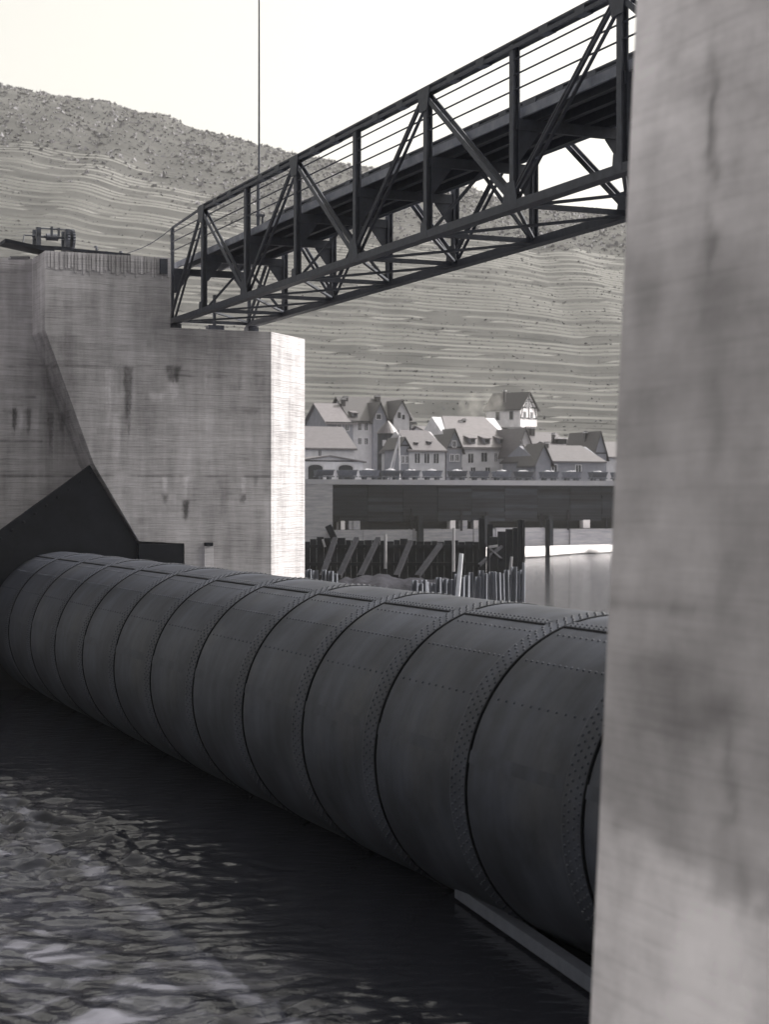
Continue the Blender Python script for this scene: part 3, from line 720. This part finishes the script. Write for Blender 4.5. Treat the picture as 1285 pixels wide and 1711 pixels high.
# near row: steel sheet piles, U-shaped
def ushape(w_, d, h):
    m = MB(); t = .05
    m.box(-w_/2, w_/2, 0, t, 0, h); m.beam((-w_/2, t/2, h/2-h/2), (-w_/2, t/2, h), .01, .01)
    m.prism([(-w_/2,0),(-w_/2+t,0),(-w_/2-.04+t,-d),(-w_/2-.04,-d)], 2, 0, h); m.prism([(w_/2,0),(w_/2-t,0),(w_/2+.04-t,-d),(w_/2+.04,-d)], 2, 0, h)
    return m
def pile_row(pts):
    for (x, ytop, Y, wpx) in pts:
        A = pixY(x, ytop, Y); w_ = wpx*Y/F
        o = ushape(w_*.8, w_*.7, A[2]+1.5).build('sheet_pile', M_pile); o.parent = cof; o.location = (A[0], Y-100, -1.5)
        o.rotation_euler = (random.uniform(-.02,.02), random.uniform(-.03,.03), random.uniform(-.25,.25)-.3)
pr = []
n = 24
for i in range(n):
    t = i/(n-1); x = 694+(874-694)*t+random.uniform(-1.5,1.5); Y = 76+(94-76)*t
    ztop = 1.62+.0*t+random.uniform(-.12,.2)
    y = HY+(CH-ztop)*F/Y
    pr.append((x, y, Y, random.uniform(7, 10)))
pile_row(pr)
pile_row([(499,950,98,9),(509,953,97,9),(519,951,97,6),(530,953,96,10),(541,952,95,6),(553,954,95,8),(563,958,94,5)])
pole(875, 940, 1020, 92, 5, M_pile, 0, 'corner_pile'); pole(872, 868, 985, 95, 4, bpy.data.materials['strut_timber'], 3, 'corner_pole')
# bank of mud inside
mg = []
for yy in np.linspace(84, YF-.2, 30):
    row = []
    for t in np.linspace(0, 1, 50):
        xp = 440+t*(868-440); h = -.45+.75*math.exp(-((xp-610)/70)**2-((yy-112)/6)**2)+.55*math.exp(-((xp-720)/90)**2-((yy-114)/4)**2)+.9*(fbm(xp*.08, yy*.6, 4)-.5)
        row.append(((xp-HX)*yy/F, yy, float(h)))
    mg.append(row)
mud = MB().grid(np.array(mg)).build('mud_bank', M_mud, fix=False, smooth=True); tag(mud, kind='structure')

# ================================================================== FAR QUAY WALL
def fw(x, y, U=UW): return on_u(x, y, U)
qa = fw(380, 0)[0]; qb = 330.0
quay = thing('quay_wall', 'long quay wall of pale concrete with dark boarded facing, before the houses', 'quay wall', UW, fw(770,0)[0], -1)
vd0 = fw(553, 0)[0]; zf = fw(770, 871)[1]; zft = fw(770, 882)[1]
MB().box(qa, vd0, UW-.5, UW+4, -2, zt-.5).build('concrete_wall', M_conc_far, quay)
MB().box(qa, qb, UW-.55, UW+4, zt-.5, zt+.05).build('coping', mat('pale_coping', .28, var=.12, scale=.5, warm=.3), quay)
MB().box(vd0, qb, UW+.6, UW+4, -2, zt-.5).build('back_wall', M_dark, quay)
# boarded facing: panels of tarred boards
M_board = [mat('tarred_board_%s' % n_, a_, rough=.8, var=.35, scale=.8, stretch=(.4,.4,3), spec=.15) for n_, a_ in (('dark', .016), ('mid', .022), ('worn', .032))]
v = vd0; hb = (zt-.5-zf)/11; pw = 4.1; i = 0
while v < fw(1120, 0)[0]:
    for j in range(11):
        z_ = zf+j*hb
        MB().box(v+.02, v+pw-.02, UW-.35+random.uniform(-.06,.06), UW+.2, z_+.015, z_+hb-.015).build('facing_board', M_board[random.choice((0,1,1,2))], quay)
    for z_ in (zf+.1,): pass
    v += pw; i += 1
# concrete footing blocks, upstands and short posts in the gap
v = vd0-.6; k = 0
zb_ = fw(770, 905)[1]-.6
while v < fw(1130, 0)[0]:
    wv = random.uniform(2.2, 8.0)
    MB().box(v+.03, v+wv-.03, UW-.6-random.uniform(0,.3), UW+.5, zb_, zft-.1+random.uniform(-.12,.1)).build('footing_block', M_conc_far, quay)
    if random.random() < .55:
        n_ = random.choice((1,2,3))
        for t in range(n_):
            a = v+random.uniform(.1, wv-1.0); MB().box(a, a+random.uniform(.5,1.1), UW-.45, UW+.4, zft-.1, zf+.1).build('upstand', random.choice((M_sand, M_conc_far, M_rubble)), quay)
    a = v+random.uniform(.2, wv-.2); MB().box(a, a+.2, UW-.75, UW-.6, zft-.3, zf+random.uniform(.3,1.4)).build('form_post', bpy.data.materials['strut_timber'], quay)
    v += wv
for x in (696, 805, 912):
    a = fw(x, 0)[0]; MB().box(a-.3, a+.3, UW-1.2, UW-.75, -1.5, zf+.6).build('fender_pile', M_darkwood, quay)
# sandbank before the wall
sb = []
for t in np.linspace(0, 1, 40):
    x = 800+t*420
    yn = 931-.069*(x-878)+ (vnoise(x*.03, 2.)-.5)*2; yfar = 905-.02*(x-878)
    P0 = wpt(x, yn+2, -.15); P1 = wpt(x, yn-.3, .05); P2 = wpt(x, (yn+yfar)/2-3, .5); P3 = wpt(x, yfar+4, .2); P4 = wpt(x, yfar-2, -.2)
    sb.append([P0, P1, P2, P3, P4])
tag(MB().grid(np.array(sb)).build('sandbank', M_sand, fix=False, smooth=True), kind='structure')

# ---- tip wagons along the quay
def tip_wagon(label, v_, full, k):
    t = thing('tip_wagon', label, 'wagon', UW+2.0, v_, zt+.05, 'tip wagons on the quay wall')
    U = UW+2.0; z = zt+.05; hl = .98
    m = MB(); m.prism([(U-.62, z+1.02),(U+.62, z+1.02),(U+.25, z+.42),(U-.25, z+.42)], 0, v_-hl, v_+hl); m.build('skip', M_wag[k % 3], t)
    MB().box(v_-hl-.05, v_+hl+.05, U-.66, U-.58, z+.96, z+1.05).build('skip_rim', M_iron, t)
    MB().box(v_-hl-.12, v_+hl+.12, U-.32, U+.32, z+.26, z+.38).build('underframe', M_iron, t)
    for sx in (-.6, .6):
        for sy in (-.36, .36):
            mm = MB(); mm.tube((v_+sx, U+sy-.04, z+.17), (v_+sx, U+sy+.04, z+.17), .17, n=12); mm.build('wheel', M_iron, t)
    if full:
        m = MB(); A = []
        for a in np.linspace(-1, 1, 9):
            A.append([(v_+a*hl*.93, U+b*.58, z+1.0-.06+.24*max(0, 1-a*a*.95)*(1-b*b)*(.5+.9*random.random())) for b in np.linspace(-1, 1, 6)])
        m.grid(np.array(A)); m.build('rubble_load', M_rubble, t)
M_wag = [mat('wagon_paint_%s' % n_, a_, rough=.6, var=.4, scale=2) for n_, a_ in (('black', .05), ('grey', .09), ('worn', .13))]
wag = [(541,0),(580,0),(617,1),(652,1),(685,1),(722,1),(764,1),(801,0),(838,1),(875,1),(917,1),(955,1),(999,1),(1036,0)]
ordn = ['first','second','third','fourth','fifth','sixth','seventh','eighth','ninth','tenth','eleventh','twelfth','thirteenth','fourteenth']
for i, (x, fl) in enumerate(wag):
    tip_wagon('dark tip wagon %s on the quay, %s from the left' % ('heaped with pale rubble' if fl else 'without a heap', ordn[i]), fw(x, 790, UW+2)[0], fl, i)
RT = thing('rail_track', 'narrow pair of rails along the quay top under the tip wagons', 'rails', UW+2, fw(770,0)[0], zt)
for du in (-.36, .36): MB().box(qa, qb, UW+2+du-.03, UW+2+du+.03, zt+.003, zt+.05).build('rail', M_iron, RT)

# ================================================================== HOUSES
def house(name, label, x0, x1, ye, yr, Y, depth, kind='side', wm=0, rm=1, rot=TH, win=(), chim=(), dorm=(), yb=None, over=.3, cat='house', rooffrac=.5, hip=0., base=None):
    """facade between photo columns x0..x1 at distance Y; ye eave row, yr ridge row. Local: x along facade, y back, z up."""
    c = Y/F; Wd = (x1-x0)*c/math.cos(rot)
    zb = base if base is not None else zt-.2
    X0 = ((x0+x1)/2-HX)*c
    t = local(name, label, cat, (X0, Y, zb), rot)
    he = CH-(ye-HY)*c-zb; hr = CH-(yr-HY)*(Y+depth*.5*math.cos(rot))/F-zb
    h2 = Wd/2
    def P(m, nm, mt, par=t): return m.build(nm, mt, par)
    if kind == 'front':     # gable to the front
        P(MB().prism([(-h2,0),(h2,0),(h2,he),(0,hr-.15),(-h2,he)], 1, 0, depth), 'wall', M_wall[wm])
        s = (hr-he)/h2
        for sg in (-1, 1):
            poly = [(0,hr),(sg*(h2+over),he-over*s),(sg*(h2+over),he-over*s-.18),(0,hr-.18)]
            P(MB().prism(poly, 1, -over, depth+over), 'roof', M_roof[rm])
    elif kind == 'side':
        P(MB().prism([(0,0),(depth,0),(depth,he),(depth/2,hr-.15),(0,he)], 0, -h2, h2), 'wall', M_wall[wm])
        s = (hr-he)/(depth/2)
        hp = hip*Wd
        for sg, y0_, y1_ in ((-1, -over, depth/2), (1, depth+over, depth/2)):
            zl = he-over*s
            m = MB(); a = [(-h2-over,y0_,zl),(h2+over,y0_,zl),(h2+over-hp,y1_,hr),(-h2-over+hp,y1_,hr)]
            m.add(a+[(p[0],p[1],p[2]-.2) for p in a], [(0,1,2,3),(7,6,5,4),(0,4,5,1),(1,5,6,2),(2,6,7,3),(3,7,4,0)]); P(m, 'roof', M_roof[rm])
        if hip:
            for sx in (-1, 1):
                zl = he-over*s; a = [(sx*(h2+over),-over,zl),(sx*(h2+over),depth+over,zl),(sx*(h2+over-hp),depth/2,hr)]
                m = MB(); m.add(a+[(p[0],p[1],p[2]-.2) for p in a], [(0,1,2),(5,4,3),(0,3,4,1),(1,4,5,2),(2,5,3,0)]); P(m, 'roof_hip', M_roof[max(0,rm-1)])
    P(MB().box(-h2-over*.8, h2+over*.8, -over*.9, -.02, he-.28, he-.12) if kind == 'side' else MB().box(-h2*.98, h2*.98, -.06, -.005, he-.1, he+.05), 'eave_board', M_darkwood)
    xc = (x0+x1)/2
    for (wx, wy, ww, wh) in win:      # photo centre and size in px
        lx = (wx-xc)*c/math.cos(rot); lz = CH-(wy-HY)*c-zb; hw = ww*c*.6; hh = wh*c*.58
        f = MB(); fr = .09
        f.box(lx-hw-fr, lx-hw, -.07, .02, lz-hh-fr, lz+hh+fr).box(lx+hw, lx+hw+fr, -.07, .02, lz-hh-fr, lz+hh+fr).box(lx-hw, lx+hw, -.07, .02, lz+hh, lz+hh+fr).box(lx-hw, lx+hw, -.10, .02, lz-hh-fr, lz-hh)
        f.box(lx-.03, lx+.03, -.05, .02, lz-hh, lz+hh)
        w_ = f.build('window', M_frame, t)
        MB().box(lx-hw, lx+hw, -.02, .01, lz-hh, lz+hh).build('pane', M_pane, w_)
    for (cx, cy, cw, ch_) in chim:
        lx = (cx-xc)*c/math.cos(rot); lz = CH-(cy-HY)*c-zb; hw = cw*c/2
        k = MB().box(lx-hw, lx+hw, depth*.4, depth*.4+2*hw, lz-ch_*c-1.5, lz).build('chimney', M_roof[0], t)
        MB().box(lx-hw-.1, lx+hw+.1, depth*.4-.1, depth*.4+2*hw+.1, lz-.25, lz-.1).build('chimney_cap', M_wall[0], k)
    for (dx, dy, dw, dh) in dorm:     # small roof dormers: dark cheek, pale sloping lid
        lx = (dx-xc)*c/math.cos(rot); lz = CH-(dy-HY)*c-zb; hw = dw*c/2; hh = dh*c
        s = (hr-he)/(depth/2); yd = (lz-he)/s
        dd = MB().box(lx-hw, lx+hw, yd-.1, yd+hh/s+.4, lz, lz+hh*.75).build('dormer', M_wall[2], t)
        MB().add([(lx-hw-.15,yd-.3,lz+hh*.62),(lx+hw+.15,yd-.3,lz+hh*.62),(lx+hw+.15,yd+hh/s+.8,lz+hh*1.2),(lx-hw-.15,yd+hh/s+.8,lz+hh*1.2),
                  (lx-hw-.15,yd-.3,lz+hh*.74),(lx+hw+.15,yd-.3,lz+hh*.74),(lx+hw+.15,yd+hh/s+.8,lz+hh*1.32),(lx-hw-.15,yd+hh/s+.8,lz+hh*1.32)],
                 [(0,1,2,3),(4,5,6,7),(0,1,5,4),(1,2,6,5),(2,3,7,6),(3,0,4,7)]).build('dormer_roof', M_roof[3], dd)
        MB().box(lx-hw*.6, lx+hw*.6, yd-.14, yd-.05, lz+hh*.12, lz+hh*.6).build('dormer_pane', M_pane, dd)
    t['_c'] = c; t['_xc'] = xc; t['_zb'] = zb; t['_he'] = he; t['_hr'] = hr; t['_h2'] = h2
    return t
# depot with arched openings at left, long roof behind
h1 = house('long_shed', 'long low shed with broad grey roof beside the pale pier end, behind arched depot', 440, 592, 747, 712, 236, 10, 'side', 1, 2, win=((534,757,4,8),(470,757,10,8)))
h1b = house('depot', 'low pale depot with two wide arched openings left on the quay', 494, 606, 770, 762, 214, 7, 'front', 1, 2, over=.35)
for ax in (527, 577):
    c = h1b['_c']; lx = (ax-h1b['_xc'])*c/CO; hw = 13*c; z0_ = 0.1; zs_ = CH-(782-HY)*c-h1b['_zb']
    arc = [(lx+hw*math.cos(t_), zs_+hw*.42*math.sin(t_)) for t_ in np.linspace(0, math.pi, 12)]
    big = [(lx+(hw+.22)*math.cos(t_), zs_+(hw*.42+.22)*math.sin(t_)) for t_ in np.linspace(0, math.pi, 12)]
    a_ = MB().prism([(lx+hw+.22,z0_)]+big+[(lx-hw-.22,z0_)], 1, -.08, .02).build('arch_surround', M_wall[0], h1b)
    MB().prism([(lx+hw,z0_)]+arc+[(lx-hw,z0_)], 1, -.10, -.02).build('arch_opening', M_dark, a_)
# villa
vl = house('villa', 'large villa with steep dark slate roofs and two front gables, tallest on the quay', 590, 690, 703, 664, 252, 11, 'side', 0, 0, over=.5,
           win=((601,714,5,10),(612,714,5,10),(674,716,5,12),(684,716,5,12),(601,738,5,9),(612,738,5,9),(630,716,6,9)), chim=((598,660,7,10),(652,657,8,10)), dorm=((597,697,9,9),(685,698,8,9)))
def front_gable(t, x0, x1, ye, yr, dep, wm, rm, wins=(), proud=.6):
    c = t['_c']; xc = t['_xc']; zb = t['_zb']; cr = math.cos(t.rotation_euler[2])
    a = (x0-xc)*c/cr; b = (x1-xc)*c/cr; ze = CH-(ye-HY)*c-zb; zr = CH-(yr-HY)*c-zb; mx = (a+b)/2
    wl = MB().prism([(a,0),(b,0),(b,ze),(mx,zr-.15),(a,ze)], 1, -proud, dep).build('gable_wing', M_wall[wm], t)
    for p0, sg in ((a,-1),(b,1)):
        s = (zr-ze)/((b-a)/2)
        MB().prism([(mx,zr+.05),(p0+sg*.35,ze-.35*s+.05),(p0+sg*.35,ze-.35*s-.15),(mx,zr-.15)], 1, -proud-.35, dep).build('gable_roof', M_roof[rm], wl)
    for wx, wy, ww, wh in wins:
        lx = (wx-xc)*c/cr; lz = CH-(wy-HY)*c-zb
        MB().box(lx-ww*c/2-.08, lx+ww*c/2+.08, -proud-.05, -proud+.01, lz-wh*c/2-.08, lz+wh*c/2+.08).build('window_frame', M_frame, wl)
        MB().box(lx-ww*c/2, lx+ww*c/2, -proud-.07, -proud-.02, lz-wh*c/2, lz+wh*c/2).build('window_pane', M_pane, wl)
    return wl
front_gable(vl, 621, 643, 697, 672, 6, 2, 0, ((630,697,8,8),))
front_gable(vl, 654, 680, 694, 668, 6, 0, 0, ((663,694,6,10),(670,697,5,8)), .9)
vl2 = house('villa_wing', 'left wing of the tallest villa, with dark gable and bright roof slope', 548, 590, 704, 674, 249, 9, 'side', 2, 3, over=.5, chim=((590,662,6,8),), win=((567,714,5,9),(580,714,5,9),(563,740,6,10),(578,740,6,10)))  # left wing of the villa, built as a separate house
# round tower
tw_Y = 232; c = tw_Y/F
tw = local('round_tower', 'dark round tower with pale conical roof in front of the villa', 'tower', ((648-HX)*c, tw_Y, zt-.2))
hb_ = CH-(721-HY)*c-(zt-.2); ht_ = CH-(703-HY)*c-(zt-.2)
MB().tube((0,0,0),(0,0,hb_), 18*c, 17*c, 20).build('tower_wall', mat('dark_shingle_wall', .035, var=.5, scale=1.2), tw)
MB().tube((0,0,hb_-.3),(0,0,hb_+.5), 20*c, 12*c, 20).tube((0,0,hb_+.5),(0,0,ht_), 12*c, .1, 20).build('cone_roof', M_roof[1], tw)
for a_ in (-1.9, -1.2): MB().box(18*c*math.cos(a_)-.25, 18*c*math.cos(a_)+.25, 18*c*math.sin(a_)-.1, 18*c*math.sin(a_)+.1, hb_-2, hb_-1.2).build('window', M_frame, tw)
# derrick of poles
dk = local('pole_derrick', 'tripod derrick of thin pale poles on the quay before the round tower', 'derrick', ((662-HX)*205/F, 205, zt))
c = 205/F; tp = ((667-662)*c, 1.5, CH-(728-HY)*c-zt)
for bx, by in (((646-662)*c, 0),((652-662)*c, 2.5),((668-662)*c, -.3)):
    MB().tube((bx,by,0), tp, .10, .07, 8).build('pole', M_wood, dk)
MB().tube(((667-662)*c,1.5,tp[2]-.3),((667-662)*c,1.5,tp[2]+.8), .08, .05, 8).build('pole_head', M_wood, dk)
# low house with three dark windows
house('low_house', 'low house with hipped grey roof and three dark tall windows', 684, 744, 751, 719, 222, 9, 'side', 0, 2, hip=.14, win=((697,766,8,14),(713,766,8,14),(729,766,8,14)), dorm=((703,742,4,4),(726,741,5,5)))
nh = house('narrow_porch', 'narrow small annex with dark lean roof left of the low house', 668, 684, 744, 731, 221, 5, 'front', 2, 0, win=((673,768,4,10),(680,768,4,10)))
house('gabled_house', 'narrow house with dark steep front gable between low house and mansard house', 746, 772, 747, 718, 226, 9, 'front', 2, 0, over=.35, win=((759,742,5,8),(755,765,5,9),(764,765,5,9)))
house('back_house', 'partly hidden house with pale roof behind the low house', 716, 762, 722, 712, 250, 8, 'side', 0, 2, chim=((745,714,5,6),))
# mansard house
mh = house('mansard_house', 'pale house with big light roof, three dormers and a tall chimney', 753, 862, 746, 696, 228, 12, 'side', 1, 3, hip=.2, over=.35,
      win=((765,764,7,12),(786,766,8,13),(809,764,9,13),(829,764,4,12),(845,760,7,8),(845,774,7,6),(768,786,7,8),(790,786,7,8),(815,786,7,8)), chim=((803,697,5,26),(796,700,5,8)), dorm=((792,741,11,12),(817,741,11,12),(843,741,11,12)))
# grey gabled sheds right of it
house('gabled_shed', 'tall grey shed with steep front gable right of the mansard house', 863, 893, 754, 717, 225, 10, 'front', 0, 2, win=((872,762,4,12),(880,768,4,12),(872,742,3,8)))
house('chimney_house', 'house with broad grey roof and thick chimney behind the gabled shed', 884, 962, 756, 722, 250, 12, 'side', 0, 2, chim=((917,711,7,14),(908,711,6,5)), win=((925,762,5,8),(942,762,5,8)))
lr = house('lantern_house', 'house with small white-lidded roof lantern behind the dark barn', 930, 992, 750, 738, 246, 9, 'side', 0, 2, chim=((946,722,5,6),))
c = lr['_c']; lx = (957-lr['_xc'])*c/CO; lz = CH-(736-HY)*c-lr['_zb']
ln = MB().box(lx-.7, lx+.7, 3, 4.4, lz-.6, lz+.3).build('lantern', M_dark, lr); MB().box(lx-.95, lx+.95, 2.7, 4.7, lz+.3, lz+.5).build('lantern_lid', M_wall[3], ln)
bn = house('dark_barn', 'low dark barn with grey hipped roof and dark left gable at right of the row', 893, 1012, 769, 744, 218, 9, 'side', 2, 1, hip=.1, chim=((937,737,6,8),), win=((925,783,8,10),(967,783,8,10)))
front_gable(bn, 890, 916, 770, 742, 4, 2, 0, (), .5)
house('spired_house', 'house with tall pointed dark gable near the right pier edge', 992, 1014, 757, 722, 232, 8, 'front', 2, 0, over=.3, chim=((1000,719,5,8),))
house('end_house', 'last house of the row with grey roof, half hidden by the near pier', 1012, 1068, 762, 738, 236, 9, 'side', 0, 2, hip=.15, chim=((1026,736,5,6),))
# half-timbered house on the slope
def terrain(X, Y):
    j = int(np.argmin(abs(hx-X))); return float(np.interp(Y, [v_[0][j] for v_ in vines], [v_[1][j] for v_ in vines]))
tbY = 290.0
while terrain((883-HX)*tbY/F, tbY) < CH-(716-HY)*tbY/F and tbY < 380: tbY += 1
hz = CH-(714-HY)*tbY/F
tb = house('hill_house', 'half-timbered house with bright white gable alone on the vineyard slope', 868, 899, 681, 656, tbY, 7, 'front', 3, 0, rot=math.radians(52), base=hz, over=.4, win=((876,694,5,9),(889,694,5,9),(880,677,3,7),(885,677,3,7)), chim=((866,652,3,6),))
MB().box(-2.4, 2.4, -.2, 7, -6, .02).build('plinth', M_wall[0], tb)
c = tb['_c']; h2 = tb['_h2']; he = tb['_he']; hr = tb['_hr']
tm = [((-h2,he),(h2,he)),((-h2,he*.45),(h2,he*.45)),((-h2*.55,he),(-h2*.1,he+(hr-he)*.55)),((h2*.55,he),(h2*.1,he+(hr-he)*.55)),((-h2*.6,he+(hr-he)*.35),(h2*.6,he+(hr-he)*.35)),
      ((-h2*.95,he*.45),(-h2*.7,he)),((h2*.95,he*.45),(h2*.7,he)),((0,he*.45),(0,he)),((0,he),(0,hr-.4))]
for (a, b) in tm: MB().beam((a[0],-.03,a[1]), (b[0],-.03,b[1]), .16, .06, (0,1,0)).build('timber', M_darkwood, tb)
for yy in (1.8, 4.6):
    f = MB().box(-h2-.06, -h2+.02, yy-.45, yy+.45, he*.35, he*.82).build('window', M_frame, tb)
    MB().box(-h2-.08, -h2-.03, yy-.36, yy+.36, he*.38, he*.79).build('pane', M_pane, f)

# smoke drifting from the chimney of the mansard house
sm = MB(); sc_ = pixY(806, 677, 238); A = []
for i in range(15):
    th_ = math.pi*i/14
    A.append([(sc_[0]+3.2*math.sin(th_)*math.cos(p_)*(1+.25*math.sin(3*p_)), sc_[1]+2.0*math.sin(th_)*math.sin(p_), sc_[2]-2.0*math.cos(th_)*(1+.15*math.cos(2*p_))+.25*math.sin(th_)*math.cos(p_)*2) for p_ in np.linspace(0, 2*math.pi, 21)])
sm.grid(np.array(A))
mm = bpy.data.materials.new('chimney_smoke'); mm.use_nodes = True; t_ = mm.node_tree; t_.nodes.clear()
o_ = t_.nodes.new('ShaderNodeOutputMaterial'); p_ = t_.nodes.new('ShaderNodeVolumePrincipled'); n_ = t_.nodes.new('ShaderNodeTexNoise'); n_.inputs['Scale'].default_value = .8
tc_ = t_.nodes.new('ShaderNodeTexCoord'); r_ = t_.nodes.new('ShaderNodeMapRange'); r_.inputs['From Min'].default_value = .42; r_.inputs['From Max'].default_value = .75; r_.inputs['To Max'].default_value = .14
t_.links.new(tc_.outputs['Object'], n_.inputs['Vector']); t_.links.new(n_.outputs['Fac'], r_.inputs['Value']); t_.links.new(r_.outputs[0], p_.inputs['Density']); p_.inputs['Color'].default_value = (.9, .88, .84, 1)
t_.links.new(p_.outputs[0], o_.inputs['Volume'])
so = sm.build('smoke', mm); tag(so, 'small pale puff of smoke above the chimney of the mansard house', None, None, 'stuff'); so['category'] = 'smoke'
# ================================================================== AIR
def vol(name, dens, col, aniso, mn, mx, label):
    m = bpy.data.materials.new(name); m.use_nodes = True; t = m.node_tree; t.nodes.clear()
    o = t.nodes.new('ShaderNodeOutputMaterial'); p = t.nodes.new('ShaderNodeVolumePrincipled')
    p.inputs['Density'].default_value = dens; p.inputs['Color'].default_value = col; p.inputs['Anisotropy'].default_value = aniso
    t.links.new(p.outputs[0], o.inputs['Volume'])
    b = MB().box(mn[0], mx[0], mn[1], mx[1], mn[2], mx[2]).build(name, m); tag(b, label, None, None, 'stuff'); b['category'] = 'haze'; return b
zmax = float(crest(hx).max())+8
vol('haze', .00014, (.95, .94, .92, 1), .2, (-1200, -420, -4.2), (1200, 1100, zmax), 'thin pale haze lying over the river and hillside')
for o in S.objects:
    for k in ('_o', '_c', '_xc', '_zb', '_he', '_hr', '_h2'):
        if k in o: del o[k]
